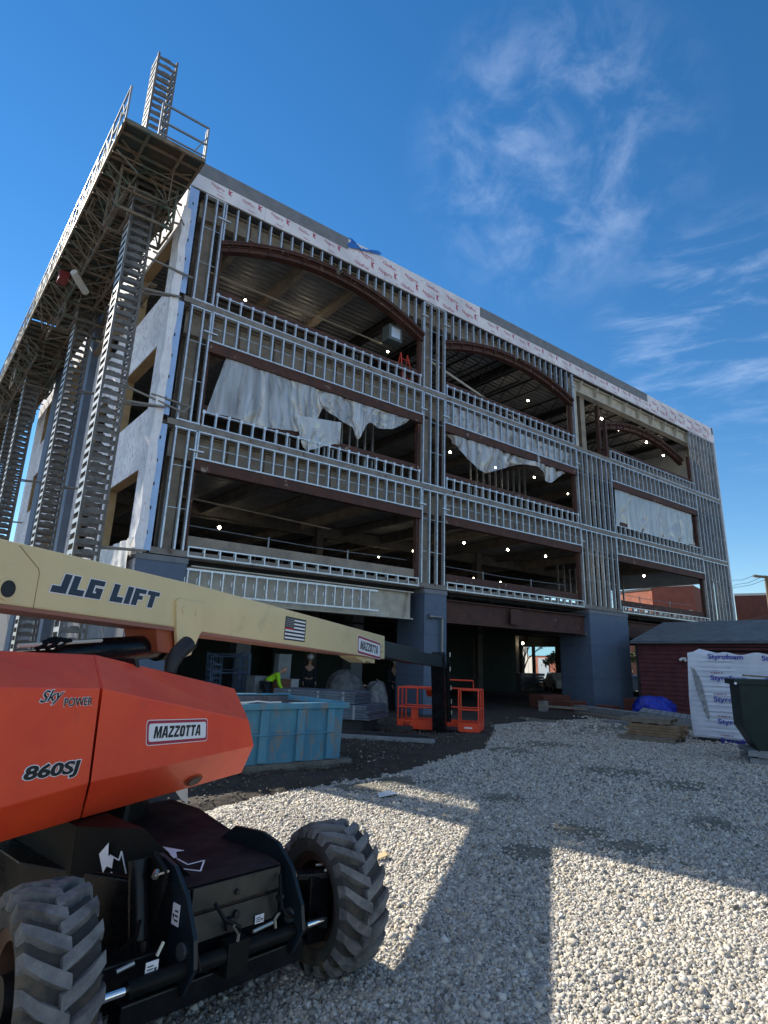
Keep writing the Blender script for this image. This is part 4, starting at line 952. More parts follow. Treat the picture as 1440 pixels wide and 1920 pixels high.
# recessed handle
hq = at_n(362, 1463, .765); m = MB(); vs = []
for k in range(20): a = 2*math.pi*k/20; vs.append(hq+DV*(.092*math.cos(a))+ZV*(.030*math.sin(a))+NV*(.012*math.sin(a)+.004))
m.prism(vs, NV*.006); hh = m.build('handle_recess', mat('orange_shade_cup', (.25, .03, .012), .6), h2)
m = MB(); m.prism([q+NV*.006+ZV*-.006+(q-hq)*-.25 for q in vs], NV*.006); m.build('handle_paddle', decal_k, hh)
m = MB(); m.prism([at_n(*z_, .35) for z_ in ((68, 1558), (88, 1562), (90, 1642), (74, 1640))], NV*-.02); m.build('mud_flap', mat('grey_flap', (.16, .16, .155), .7, 0, (.10, .10, .10), 8), L)
m = MB(); q = at_n(345, 1490, .5); m.prism([at_n(*z, .5) for z in ((325, 1478), (352, 1475), (352, 1506), (340, 1500))], NV*-.01); m.build('hanging_tag', galv_w, L)
# body between hood and chassis
m = MB(); m.prism([U(-11.4, .20, 1.5), U(-8.6, .20, 1.30), U(-8.35, .20, .92), U(-8.7, .20, .80), U(-10.1, .20, .80), U(-10.3, .20, 1.0), U(-11.4, .20, 1.0)], NV*-.9); m.build('turntable_body', blackm, L, bevel=.01)
m = MB(); m.prism([U(-10.2, .55, 1.2), U(-8.9, .55, 1.05), U(-8.9, .55, .97), U(-10.2, .55, .97)], NV*-.35); m.prism([U(-10.0, .3, .95), U(-9.0, .3, .95), U(-9.0, .3, .84), U(-10.0, .3, .84)], NV*-.8); m.build('turntable_deck', blackm, L)
m = MB(); tcx = Cc(.0, 1.45, 0); m.tube([tcx+ZV*.58, tcx+ZV*.82], .36, 28); m.build('swing_bearing', blackm, L, smooth=True)
m = MB(); m.prism([Cc(-.50, .43, .15), Cc(-.12, -.02, .2), Cc(-.12, -.02, .60), Cc(-.28, .2, .80), Cc(-.50, .45, .80)], CV*.8); m.build('chassis_side_box', blackm, L)
# chassis
m = MB(); ch = [(-.22, -.12), (.30, -.12), (.62, 1.15), (.62, 2.0), (-.62, 2.0), (-.62, .75)]
m.prism([Cc(e, c, .30) for e, c in ch], ZV*.31); chs = m.build('chassis_frame', black, L, bevel=.008)
m = MB(); m.prism([Cc(e, c, .613) for e, c in ((-.215, -.112), (.295, -.112), (.612, 1.15), (.612, 1.5), (-.4, 1.4), (-.47, .45))], ZV*.006); m.build('top_plate', topm, chs)
m = MB(); m.prism([Cc(-.2, -.135, .52), Cc(.28, -.135, .52), Cc(.28, -.135, .61), Cc(-.2, -.135, .61)], CV*.01); m.prism([Cc(-.2, -.14, .40), Cc(.28, -.14, .40), Cc(.28, -.128, .50), Cc(-.2, -.128, .50)], CV*.02); m.build('front_plate', mat('dusty_black_face', (.018, .018, .017), .45, 0, (.035, .034, .03), 6, rvar=.1), chs)
m = MB()
for e, z, r in ((.03, .555, .012), (.0, .435, .028), (.035, .465, .016)): m.tube([Cc(e, -.15-(.012 if r > .02 else 0), z), Cc(e, -.12, z)], r, 12)
m.build_loose('plug_fitting', decal_k, chs)
# cheek plates
def cheek(e, t, f=1.):
    P = [(.50, .60), (.34, .70), (.10, .715), (-.04, .69), (-.16, .60), (-.25, .46), (-.27, .36), (-.20, .25), (-.05, .17), (.4, .17)]
    m = MB(); m.prism([Cc(e, c, z) for c, z in P], EV*t); o = m.build('cheek_plate', mat('blue_black_plate', (.008, .014, .02), .3, 0, (.012, .02, .028), 5, spec=.3), chs, bevel=.004)
    m = MB(); m.tube([Cc(e-.01, -.17, .40), Cc(e+t+.01, -.17, .40)], .033, 16); m.build('pin_end', mat('pin_steel', (.16, .19, .21), .3, .7), o)
    return o
ck = cheek(-.25, .02); cheek(.33, .02)
m = MB(); m.tube([Cc(-.34, .12, .70), Cc(-.34, .0, .30)], .045, 14); m.tube([Cc(-.34, .0, .42), Cc(-.34, -.02, .22)], .03, 12); m.build('axle_lock_cylinder', black, chs, smooth=True)
m = MB(); P = [(.14, .70), (.05, .72), (-.05, .68), (-.04, .60), (.02, .45), (.07, .40), (.10, .45)]; m.prism([Cc(-.30, c, z) for c, z in P], EV*.02); m.build('lock_lever', blackm, chs)
m = MB(); m.tube([Cc(-.31, .0, .67), Cc(-.33, -.02, .66)], .016, 8); m.bar(Cc(-.33, -.02, .665), Cc(-.28, -.05, .68), .008); m.build('grease_nipple', brass, chs)
def arrow(pts, solid, z=None, plane='top'):
    m = MB()
    if solid: m.prism(pts, ZV*.002 if plane == 'top' else CV*-.002)
    else:
        for a, b in zip(pts, pts[1:]+pts[:1]): m.bar(a, b, .007, .002)
    return m
tz = .621
wt = [at_z(px, py, tz) for px, py in ((305, 1588), (345, 1595), (330, 1597), (332, 1608), (321, 1610), (318, 1600))]
kt = [at_z(px, py, tz) for px, py in ((332, 1610), (352, 1621), (383, 1613), (376, 1633), (350, 1630), (336, 1628))]
arrow(wt, True).build('direction_arrow', decal_w, chs)
m = MB()
for a, b in zip(kt, kt[1:]): m.bar(a, b, .008, .002)
m.build('direction_arrow_outline', decal_w, chs)
# drop-side arrows on the dark side box: found on the plane through the box front
def at_pl(px, py, o, nn):
    d = ray(px, py); return CAM + d*((nn.dot(o)-nn.dot(CAM))/nn.dot(d))
fo_ = Cc(-.36, .26, .5); fn = (CV*.48+EV*.57)*-1; fn.normalize()
fn = (Cc(-.60, .55, 0)-Cc(-.12, -.02, 0)).cross(ZV).normalized(); fo_ = Cc(-.60, .55, 0)
if fn.dot(CAM-fo_) < 0: fn = -fn
m = MB(); m.prism([at_pl(px, py, fo_+fn*.004, fn) for px, py in ((186, 1601), (204, 1580), (203, 1604), (213, 1608), (210, 1628), (200, 1624), (193, 1637))], fn*.002); m.build('direction_arrow', decal_w, L)
m = MB(); kp = [at_pl(px, py, fo_+fn*.004, fn) for px, py in ((206, 1603), (223, 1613), (228, 1596), (237, 1640), (219, 1662), (217, 1643), (208, 1635))]
for a, b in zip(kp, kp[1:]): m.bar(a, b, .007, .003)
m.build('direction_arrow_outline', decal_w, L)
# axle beam, steer cylinders
m = MB(); m.bar(Cc(-.58, .05, .30), Cc(.58, .05, .30), .22, .17); m.bar(Cc(-.5, -.13, .24), Cc(.42, -.13, .24), .10, .09); axl = m.build('axle_beam', black, L, bevel=.008)
m = MB(); m.tube([Cc(-.50, -.20, .345), Cc(-.03, -.20, .345)], .032, 14); m.tube([Cc(.03, -.20, .345), Cc(.40, -.20, .345)], .032, 14); m.bar(Cc(-.06, -.2, .33), Cc(.05, -.2, .33), .07, .13); m.build_loose('steer_cylinder', blackm, axl, smooth=True)
m = MB(); m.tube([Cc(-.60, -.20, .345), Cc(-.50, -.20, .345)], .016, 10); m.tube([Cc(.40, -.20, .345), Cc(.52, -.20, .345)], .016, 10); m.build_loose('steer_rod', chrome, axl, smooth=True)
m = MB(); m.bar(Cc(-.62, -.1, .18), Cc(-.62, -.1, .42), .09, .16); m.bar(Cc(.60, -.02, .2), Cc(.60, -.02, .50), .12, .16); m.bar(Cc(.52, -.2, .33), Cc(.62, -.1, .33), .05); m.bar(Cc(-.62, -.2, .33), Cc(-.62, -.1, .33), .05); m.bar(Cc(.5, .0, .5), Cc(.68, -.1, .5), .09, .03); m.build_loose('steering_knuckle', black, axl, bevel=.006)
m = MB()
def hose(pts, r=.009): m.tube([Cc(*q) for q in pts], r, 6)
hose([(.0, -.22, .42), (-.03, -.26, .46), (-.10, -.24, .50), (-.13, -.2, .56)]); hose([(.20, -.2, .42), (.22, -.24, .47), (.24, -.2, .52), (.27, -.15, .58)]); hose([(.25, -.16, .50), (.28, -.2, .42), (.36, -.2, .39)]); hose([(-.45, .0, .4), (-.4, -.05, .46), (-.3, .1, .52)]); hose([(-.12, -.18, .3), (-.2, -.24, .34), (-.24, -.2, .5)])
m.build_loose('hydraulic_hose', blackm, axl, smooth=True)
m = MB()
for q0, q1 in (((-.02, -.235, .43), (-.06, -.255, .475)), ((.2, -.215, .42), (.215, -.23, .455)), ((.06, -.24, .415), (.17, -.24, .425)), ((-.02, -.24, .40), (-.02, -.245, .43)), ((.205, -.22, .39), (.2, -.22, .42)), ((.24, -.21, .5), (.26, -.19, .5)), ((-.55, -.2, .42), (-.48, -.2, .43)), ((-.36, -.16, .41), (-.33, -.15, .45)), ((.6, -.12, .53), (.67, -.08, .52)), ((.62, -.02, .53), (.68, -.06, .53))): m.tube([Cc(*q0), Cc(*q1)], .0075, 7)
m.build_loose('hose_fitting', brass, axl, smooth=True)
def label_plate(o, u, v, w, h, nn):
    m = MB(); m.prism([o, o+u*w, o+u*w+v*h, o+v*h], nn*.003); s = m.build('warning_label', decal_w, chs)
    m = MB()
    for i in range(3): m.prism([o+u*w*.12+v*h*(.2+.22*i)+nn*.003, o+u*w*.6+v*h*(.2+.22*i)+nn*.003, o+u*w*.6+v*h*(.28+.22*i)+nn*.003, o+u*w*.12+v*h*(.28+.22*i)+nn*.003], nn*.001)
    m.prism([o+u*w*.78+v*h*.2+nn*.003, o+u*w*.9+v*h*.5+nn*.003, o+u*w*.66+v*h*.5+nn*.003], nn*.001); m.build('label_print', decal_k, s)
label_plate(Cc(-.42, -.185, .36), EV, ZV, .055, .05, -CV); label_plate(Cc(.14, -.145, .40), EV, ZV, .05, .035, -CV); label_plate(Cc(-.255, -.13, .48), CV, ZV, .055, .08, -EV)
# wheels
def wheel(cx, cy, az, r=.36, wd=.28, parent=L):
    a = R(az); ax = Vector((math.sin(a), math.cos(a), 0)); ho = Vector((math.cos(a), -math.sin(a), 0)); c = Vector((cx, cy, r))
    def P(ang, rad, off): return c+ho*(rad*math.cos(ang))+ZV*(rad*math.sin(ang))+ax*off
    N = 64; rb = r-.035
    def lathe(prof, closed=True):
        m = MB(); k = len(prof); vs = []
        for i in range(N):
            for rad, off in prof: vs.append(P(2*math.pi*i/N, rad, off))
        fs = []
        for i in range(N):
            for j in range(k if closed else k-1):
                j2 = (j+1) % k; i2 = (i+1) % N; fs.append((i*k+j, i*k+j2, i2*k+j2, i2*k+j))
        return m.add(vs, fs)
    h = wd/2
    W = lathe([(.215, -h*.82), (.225, -h*.94), (.27, -h*1.02), (rb-.03, -h*.99), (rb-.006, -h*.90), (rb, -h*.75), (rb, h*.75), (rb-.006, h*.90), (rb-.03, h*.99), (.27, h*1.02), (.225, h*.94), (.215, h*.82)]).build('tyre', rubber_b, parent, smooth=True)
    m = MB(); K = 20
    for i in range(K):
        for side in (-1, 1):
            a0 = 2*math.pi*(i+(.5 if side > 0 else 0))/K
            # chevron lug: runs from the centre line outward and backward, then along the shoulder
            def lug_pts(rad, off, da): return P(a0+da, rad, off*side)
            st = [(.0-.016, .0, .135), (h*.35, .10, .235), (h*.62, .17, .30), (h*.98, .31, .43)]
            for (o1, d1, e1), (o2, d2, e2) in zip(st, st[1:]):
                sh1 = .012 if o1 < h*.3 else 0; t1 = r if o1 < h*.8 else r-.016; t2 = r if o2 < h*.8 else r-.018
                b1 = rb-.01; b2 = rb-.01 if o2 < h*.8 else rb-.035; ov = h*.07 if o2 > h*.8 else 0
                q = [lug_pts(b1, o1, d1-.03), lug_pts(b1, o1, e1+.03), lug_pts(b2, o2+ov, e2+.03), lug_pts(b2, o2+ov, d2-.03), lug_pts(t1, o1, d1), lug_pts(t1, o1, e1), lug_pts(t2, o2, e2), lug_pts(t2, o2, d2)]
                m.add(q, [(0, 3, 2, 1), (4, 5, 6, 7), (0, 1, 5, 4), (2, 3, 7, 6), (0, 4, 7, 3), (1, 2, 6, 5)])
    m.build('tyre_lugs', rubber, W, bevel=0)
    rm = lathe([(.215, -h*.85), (.222, -h*.9), (.222, -h*.84), (.19, -h*.75), (.18, -.0), (.18, h*.35), (.215, h*.82), (.2, h*.8), (.165, h*.3), (.165, -h*.0), (.178, -h*.75)]).build('rim', rimm, W, smooth=True)
    m = MB(); m.tube([P(0, 0, h*.35), P(0, 0, h*.42)], .18, 32); m.tube([P(0, 0, -h*.9), P(0, 0, h*.3)], [.075, .11], 20); m.build('hub', blackm, rm, smooth=True)
    return W
wheel(B_.x, B_.y, 89); wheel(A_.x, A_.y, 87)
rw = Cc(-.78, 1.95, 0); wheel(rw.x, rw.y, 81)
#===PART4===
# ================================================================== YARD OBJECTS
wood = mat('weathered_board', (.22, .19, .15), .85, 0, (.14, .12, .095), 6, bump=.002, bsc=40, stretch=(1, 1, 4))
woodw = mat('warm_board', (.25, .165, .095), .8, 0, (.17, .115, .07), 5, bump=.002, bsc=40)
greyw = mat('grey_plank', (.24, .25, .26), .8, 0, (.16, .17, .18), 5, bump=.002, bsc=30)
# blue dumpster
bluep = mat('sky_blue_paint', (.085, .27, .38), .6, 0, (.06, .20, .31), 2.2, lo=.42, hi=.6, bump=.003, bsc=20, col3=(.20, .20, .19), sc3=7, lo3=.52, hi3=.66, stretch=(1, 1, .45))
dustin = mat('dumpster_inside', (.16, .15, .16), .8, 0, (.09, .10, .13), 2, col3=(.10, .07, .05), sc3=5, lo3=.55, hi3=.65)
T = thing('dumpster', 'open light blue steel dumpster with vertical ribs standing on the dark dirt', 'dumpster', (-.6, -6.1, 0))
x0, x1, y0, y1, zb, zt = -3.2, 1.24, -6.76, -5.1, .12, .93
m = MB(); m.prism([(x0, y0, zb), (x1-.02, y0, zb), (x1+.0, y0-.03, zt), (x0, y0-.03, zt)], (0, .035, 0)); m.box(x0, x1, y1, y1+.03, zb, zt+.03); m.box(x1-.03, x1, y0+.03, y1, zb, zt+.01); m.box(x0, x0+.03, y0+.03, y1, zb, zt)
body = m.build('body', bluep, T)
m = MB(); m.box(x0+.035, x1-.035, y0+.04, y0+.045, zb+.02, zt-.03); m.box(x0+.035, x1-.04, y1-.006, y1-.002, zb, zt+.02); m.box(x1-.04, x1-.034, y0+.04, y1-.01, zb, zt-.01); m.box(x0+.03, x1-.04, y0+.05, y1-.01, zb, zb+.02); m.build('lining', dustin, body)
m = MB(); m.box(x0-.03, x1+.08, y0-.09, y0+.02, zt-.07, zt+.02); m.box(x1-.06, x1+.05, y0+.03, y1+.05, zt-.05, zt+.03); m.box(x0, x1, y1, y1+.08, zt-.02, zt+.06); m.build('rim', bluep, T, bevel=.012)
for x in (-2.72, -2.1, -1.48, -.86, -.24, .38, .92): MB().box(x, x+.13, y0-.075, y0-.0, zb+.02, zt-.075).build('rib', bluep, T, bevel=.006)
m = MB(); m.tube([(x0, y0-.085, .50), (x1-.2, y0-.085, .52)], .011, 6); m.build('tie_rod', bluep, T)
m = MB(); m.box(x0-.05, x1+.12, y0-.14, y1+.1, .05, .12); m.box(x0-.05, x1+.12, y0-.13, y0-.05, -.02, .06); m.build('skid', mat('dirty_skid', (.15, .15, .13), .8, 0, (.09, .085, .075), 5), T, bevel=.006)
m = MB(); m.tube([(x0, y0-.03, zt+.03), (-.5, y0-.02, zt+.03), (-.3, y0-.035, zt+.05), (-.1, y0-.03, zt+.03), (.1, y0-.02, zt+.032)], .012, 6); m.build('snow_strip', paper, T)
# stacked steel sheets next to the basket
def rot_box(m, c, ux, hw, hd, z0, z1):
    c = Vector((c[0], c[1], 0)); u = Vector(ux).normalized(); v = Vector((-u.y, u.x, 0))
    m.prism([c+u*a*hw+v*b*hd+ZV*z0 for a, b in ((-1, -1), (1, -1), (1, 1), (-1, 1))], ZV*(z1-z0))
sheetm = mat('steel_sheet_stack', (.13, .16, .20), .5, .3, (.09, .11, .14), 3)
edges = mat('sheet_edges', (.30, .33, .36), .45, .4, (.2, .22, .25), 9, stretch=(1, 1, 12))
sq = at_z(660, 1372, 0); sr = at_z(745, 1378, 0)
du = (sr-sq).normalized()
for i, (c0_, hw, hd, z0, z1, lb) in enumerate((((4.05, -2.45), 1.05, .7, .32, .62, 'lower bundle of grey steel studs strapped beside the lift basket'), ((3.85, -2.2), 1.05, .55, .64, .90, 'upper bundle of grey steel studs, topmost beside the blue dumpster'))):
    T = thing('steel_bundle', lb, 'steel bundle', (c0_[0], c0_[1], z0), 'bundles of steel studs beside the dumpster')
    m = MB()
    zz = z0
    while zz < z1-.02: rot_box(m, (c0_[0]+random.uniform(-.02, .02), c0_[1]), du, hw+random.uniform(-.05, .05), hd, zz, zz+.045); zz += .052
    m.build('stud_layers', sheetm, T)
    m = MB()
    for k in (-.6, .1, .7): p = Vector((c0_[0], c0_[1], 0))+du*(k*hw); v = Vector((-du.y, du.x, 0)); m.prism([p-v*(hd+.012)+ZV*z0-du*.03, p-v*(hd+.012)+ZV*z0+du*.03, p-v*(hd+.012)+ZV*(z1-.005)+du*.03, p-v*(hd+.012)+ZV*(z1-.005)-du*.03], v*.008)
    m.build_loose('strap', edges, T)
for i, (px, py, l, lb) in enumerate(((700, 1376, 1.5, 'long dark board lying flat on the dirt left of the basket'), (720, 1385, 1.3, 'pale edged board on the dirt in front of the basket'), (690, 1366, 1.3, 'dark timber under the grey steel bundles'))):
    c = at_z(px, py, .08); m = MB(); rot_box(m, (c.x, c.y), du+Vector((.1*i, .06*i, 0)), l*.8, .09, .05+.03*(i == 2), .12+.05*(i == 2)); o = m.build('timber_board', (darksteel, greyw, darksteel)[i], None, base=(c.x, c.y, .05)); o['label'] = lb; o['category'] = 'board'
m = MB(); rot_box(m, (4.0, -2.5), du, .9, .5, .0, .31); o = m.build('timber_dunnage', darksteel, None, base=(4, -2.5, 0)); o['label'] = 'dark timber dunnage block carrying the grey steel stud bundles'; o['category'] = 'dunnage'
# scaffold frames stacked upright inside
scf = mat('scaffold_blue_grey', (.16, .22, .32), .5, .4, (.10, .14, .22), 8)
def frame(name_i):
    m = MB(); W, H = 1.15, 1.45
    for x in (0, W): m.tube([(x, 0, 0), (x, 0, H+(.12 if x else 0.05))], .018, 6)
    for z in (.35, H*.66, H): m.tube([(0, 0, z), (W, 0, z)], .016, 6)
    for x in (.28, .87): m.tube([(x, 0, .35), (x, 0, H)], .012, 6)
    for z in (.6, .8, 1.0, 1.2): m.tube([(.28, 0, z), (0, 0, z)], .009, 5); m.tube([(.87, 0, z), (W, 0, z)], .009, 5)
    return m
LB = ['nearest blue-grey scaffold frame leaning in the upright stack under the boom', 'second scaffold frame from the front of the leaning stack', 'third scaffold frame from the front of the leaning stack', 'fourth scaffold frame from the front of the leaning stack', 'fifth scaffold frame from the front of the leaning stack', 'hindmost blue-grey scaffold frame of the leaning stack under the boom']
f0 = None
for i in range(6):
    if f0 is None: f0 = frame(0).build('scaffold_frame', scf, None); o = f0
    else: o = f0.copy(); COL.objects.link(o)
    o.location = (3.35+.05*i+random.uniform(-.02, .05), 3.2+.22*i, .12+.03*i); o.rotation_euler = (R(-4-2*i), R((i % 3-1)*3), R(-18+3*(i % 3))); o['label'] = LB[i]; o['category'] = 'scaffold frame'; o['group'] = 'scaffold frames stacked under the building'
# boxes, crates inside
def simple_box(name, c, hw, hd, z0, z1, m_, lb, cat, ang=0, lid=None):
    m = MB(); rot_box(m, c, (math.cos(ang), math.sin(ang), 0), hw, hd, z0, z1); o = m.build(name, m_, None, base=(c[0], c[1], z0), bevel=.01); o['label'] = lb; o['category'] = cat
    if lid:
        m = MB(); rot_box(m, c, (math.cos(ang), math.sin(ang), 0), hw+.015, hd+.015, z1, z1+.02); BASE[o.name] = (c[0], c[1], z0); m.build('lid', lid, o)
    return o
boxm = mat('pale_box', (.30, .32, .33), .7, 0, (.22, .24, .25), 3)
IX = lambda px, Y: (at_y(px, 1300, Y).x, Y)
simple_box('crate', IX(479, 2.3), .22, .2, .0, 1.04, boxm, 'pale grey wrapped carton beside the scaffold frames', 'carton', .2, boxm)
simple_box('tub', IX(520, 1.9), .30, .25, .62, .96, mat('brown_tub', (.16, .07, .04), .7), 'brown tub the stooping worker in lime reaches into', 'tub', .2, mat('tub_rim', (.2, .09, .055), .7))
simple_box('stand', IX(520, 1.9), .34, .28, .0, .61, darksteel, 'dark stand under the brown tub', 'stand', .2)
simple_box('board_pack', IX(526, 3.0), .25, .12, .0, 1.7, boxm, 'pale board pack standing on end behind the lime-vested worker', 'board pack', .15, boxm)
simple_box('cooler', IX(545, 2.4), .18, .15, .0, .95, mat('white_plastic', (.5, .5, .5), .5), 'small white container right of the brown tub', 'container', .2, mat('white_plastic', (0, 0, 0)))
# draped pile
def draped(name, cx, cy, z0, rx, ry, h, m_, lb, cat, seed=1, amp=.22, n=36):
    m = MB(); rows = []
    for j in range(13):
        t = j/12; row = []
        for k in range(n):
            a = 2*math.pi*k/n; rr = math.cos(t*math.pi/2)**.55; f = 1+amp*(fbm(np.array([math.cos(a)*2+seed*5.1+t*2]), np.array([math.sin(a)*2+seed*3.3+t*1.5]), 4)[0]-.45)*2+.05*math.sin(a*7+seed)*(1-t)
            row.append((cx+rx*rr*f*math.cos(a), cy+ry*rr*f*math.sin(a), z0+h*math.sin(t*math.pi/2)*(1+.35*(fbm(np.array([math.cos(a)+seed]), np.array([math.sin(a)+t*3]), 3)[0]-.45))))
        rows.append(row)
    vs = [q for r in rows for q in r]; fs = [(j*n+k, j*n+(k+1) % n, (j+1)*n+(k+1) % n, (j+1)*n+k) for j in range(12) for k in range(n)]
    m.add(vs, fs); o = m.build(name, m_, None, base=(cx, cy, z0), smooth=True); o['label'] = lb; o['category'] = cat; return o
greywrap = mat('grey_wrapped_tarp', (.06, .06, .06), .6, 0, (.13, .13, .13), 5, bump=.03, bsc=6)
draped('covered_pile', at_y(645, 1300, 1.2).x, 1.2, .0, .75, .55, 1.28, greywrap, 'bulky pile covered in crumpled grey sheeting under the building', 'covered pile', 2)
draped('covered_pile', at_y(705, 1300, 1.5).x, 1.5, .0, .45, .4, .95, mat('pale_wrapped', (.14, .145, .15), .6, 0, (.26, .26, .26), 6, bump=.03, bsc=6), 'lower paler wrapped heap right of the tall covered pile', 'covered pile', 4)
# blue tarp heap
btarp = mat('royal_blue_tarp', (.012, .035, .42), .38, 0, (.008, .02, .24), 5, bump=.09, bsc=4.5)
draped('tarp_heap', 17.4, -2.9, .0, .85, .7, .66, btarp, 'crumpled royal blue tarpaulin heap by the shed wall', 'tarpaulin', 7, .5)
# pallets and lumber
def pallet(c, ang, z0, m_, lb, n=7, hw=.5, hd=.42, tilt=0):
    T = thing('pallet', lb, 'pallet', (c[0], c[1], z0)); u = Vector((math.cos(ang), math.sin(ang), 0)); v = Vector((-u.y, u.x, 0)); cc = Vector((c[0], c[1], 0))
    for side, z in (('top', .10), ('bottom', 0)):
        m = MB()
        for i in range(n if z else 3):
            k = -hw+2*hw*(i+.5)/(n if z else 3); rot_box(m, cc+u*k, u, hw/(n+1), hd, z0+z, z0+z+.018)
        m.build('deck_boards', m_, T)
    m = MB()
    for k in (-hd+.04, 0, hd-.04): rot_box(m, cc+v*k, u, hw, .03, z0+.019, z0+.099)
    m.build('stringer', m_, T); T.rotation_euler = (tilt, 0, 0); return T
pc = at_z(1275, 1390, 0); pa = math.atan2(-.985, .17)
pl = (9.9, -7.1)
pallet(pl, -1.35, .0, wood, 'bottom wooden pallet on the gravel left of the white foam stack', 7, .62, .45)
def lumber(c, ang, z0, rows, cols, l, w, h, m_, lb, name='lumber_pack'):
    m = MB(); u = Vector((math.cos(ang), math.sin(ang), 0)); v = Vector((-u.y, u.x, 0)); cc = Vector((c[0], c[1], 0))
    for r in range(rows):
        for k in range(cols): rot_box(m, cc+v*((k-(cols-1)/2)*(w*2+.008))+u*random.uniform(-.05, .05), u, l+random.uniform(-.04, .03), w, z0+r*(h+.006), z0+r*(h+.006)+h)
    o = m.build(name, m_, None, base=(c[0], c[1], z0)); o['label'] = lb; o['category'] = 'lumber'; return o
lumber((10.1, -7.15), -1.35, .125, 4, 5, .55, .08, .055, woodw, 'short pack of brown boards lying on the bottom pallet')
pallet((10.2, -6.9), -1.30, .375, wood, 'grey pallet lying on the pack of brown boards', 7, .55, .45)
pallet((13.6, -5.5), -1.1, .0, wood, 'empty pallet behind the lumber pack, below the slatted one', 7, .7, .55)
pallet((13.65, -5.4), -1.0, .13, greyw, 'middle slatted pallet of the tilted heap beside the white foam stack', 7, .7, .55, .03)
pallet((13.8, -5.4), -1.15, .27, greyw, 'topmost slatted pallet tilted on the heap behind the foam stack', 8, .72, .55, .10)
def boards(p0, p1, w, z0, z1, m_, lb, n=1):
    a = at_z(*p0, z0); b = at_z(*p1, z0); d = (b-a); l = d.length/2; c = (a+b)/2; m = MB()
    for k in range(n): rot_box(m, (c.x-d.y/l/2*(k*.0), c.y+k*(w*2+.02)), d, l+random.uniform(-.1, .1), w, z0, z1-random.uniform(0, .01))
    T = thing('board_pile' if n > 1 else 'board', lb, 'lumber', (c.x, c.y, z0)); m.build_loose('plank', m_, T); return T
boards((1097, 1332), (1232, 1350), .16, .12, .28, greyw, 'long pale timber lying across the yard in front of the wide blue column', 2)
boards((1105, 1341), (1225, 1360), .12, .02, .11, wood, 'long brown board on the gravel under the pale timber', 3)
boards((1165, 1357), (1243, 1366), .20, .02, .10, greyw, 'grey boards flat on the gravel left of the lumber pallet', 2)
boards((1012, 1325), (1100, 1331), .13, .36, .42, wood, 'plank bench resting on a concrete block in front of the brick pallets', 1)
simple_box('concrete_block', (14.7, -.25), .16, .12, 0, .36, conc, 'small concrete block under the left end of the plank bench', 'block', .2, conc)
brickm = mat('loose_brick', (.16, .055, .035), .9, 0, (.10, .035, .025), 14)
def bricks(px, py, z, w, d, h, lb):
    c = at_z(px, py, z); m = MB(); zz = 0
    while zz < h:
        x = -w
        while x < w: m.box(c.x+x, c.x+x+.16, c.y-d+random.uniform(-.02, .02), c.y+d, zz+.05, zz+.05+.07); x += .175
        zz += .078
    o = m.build('brick_stack', brickm, None, base=(c.x, c.y, 0)); o['label'] = lb; o['category'] = 'bricks'
bricks(1030, 1318, .2, .8, .35, .45, 'dark red brick stack behind the left end of the plank bench')
bricks(1072, 1322, .2, .5, .3, .3, 'low red brick stack against the left face of the wide blue column')
bricks(1140, 1332, .1, .35, .3, .2, 'small red brick pile at the foot of the wide blue column'); bricks(1196, 1325, .2, .5, .3, .42, 'red brick stack between the wide blue column and the blue tarpaulin')
# foam board stack wrapped in white
fd = Vector((.17, -.985, 0)).normalized(); fn2 = Vector((-.985, -.17, 0)); F0 = Vector((11.05, -7.52, 0))
foam = mat('white_foam_wrap', (.62, .66, .74), .5, 0, (.52, .56, .65), 2.2, bump=.01, bsc=5, coat=.15)
T = thing('foam_board_stack', 'tall white wrapped stack of foam boards printed Styrofoam on a low pallet', 'foam stack', tuple(F0))
m = MB(); nu, nv = 60, 44; Wd, Hh = 3.4, 1.94; vs = []
for i in range(nu+1):
    for j in range(nv+1):
        a = Wd*i/nu; z = .09+Hh*j/nv; wr = .012*math.sin(z*55)*(.5+.5*math.sin(a*2.3))+.02*(fbm(np.array([a*3.]), np.array([z*5.]), 4)[0]-.5)
        e = .05*math.exp(-a*6)*math.sin(z*3.0); top = .03*math.sin(a*9)*max(0, (j/nv-.93)/.07)
        vs.append(F0+fd*(a-.04*math.sin(z*2.5)*math.exp(-a*3))+fn2*(wr-e)+ZV*(z+top))
m.add(vs, [(i*(nv+1)+j, (i+1)*(nv+1)+j, (i+1)*(nv+1)+j+1, i*(nv+1)+j+1) for i in range(nu) for j in range(nv)])
m.build('wrap', foam, T, smooth=True)
m = MB(); m.prism([F0+fd*.03-fn2*.03+ZV*.1, F0+fd*(Wd-.03)-fn2*.03+ZV*.1, F0+fd*(Wd-.03)-fn2*1.2+ZV*.1, F0+fd*.03-fn2*1.2+ZV*.1], ZV*1.90); m.build('boards', foam, T)
m = MB()
q0 = F0+fd*.02-fn2*.1+ZV*2.0; m.add([q0, q0+fd*.25+ZV*.14-fn2*.1, q0+fd*.75+ZV*.02, q0+fd*.3-fn2*.4+ZV*.02], [(0, 1, 2), (0, 3, 1), (1, 3, 2)]); m.build('loose_flap', foam, T)
m = MB()
for k in range(4): rot_box(m, F0+fd*(.4+k*.8)-fn2*.6, fd, .3, .6, .0, .085)
m.build('pallet_base', darksteel, T)
blue_ink = mat('blue_ink', (.03, .04, .34), .5); red_ink = mat('red_ink', (.30, .03, .05), .5)
m = MB(); m2 = MB()
def foam_at(px, py): return at_pl(px, py, F0+fn2*.03, fn2)
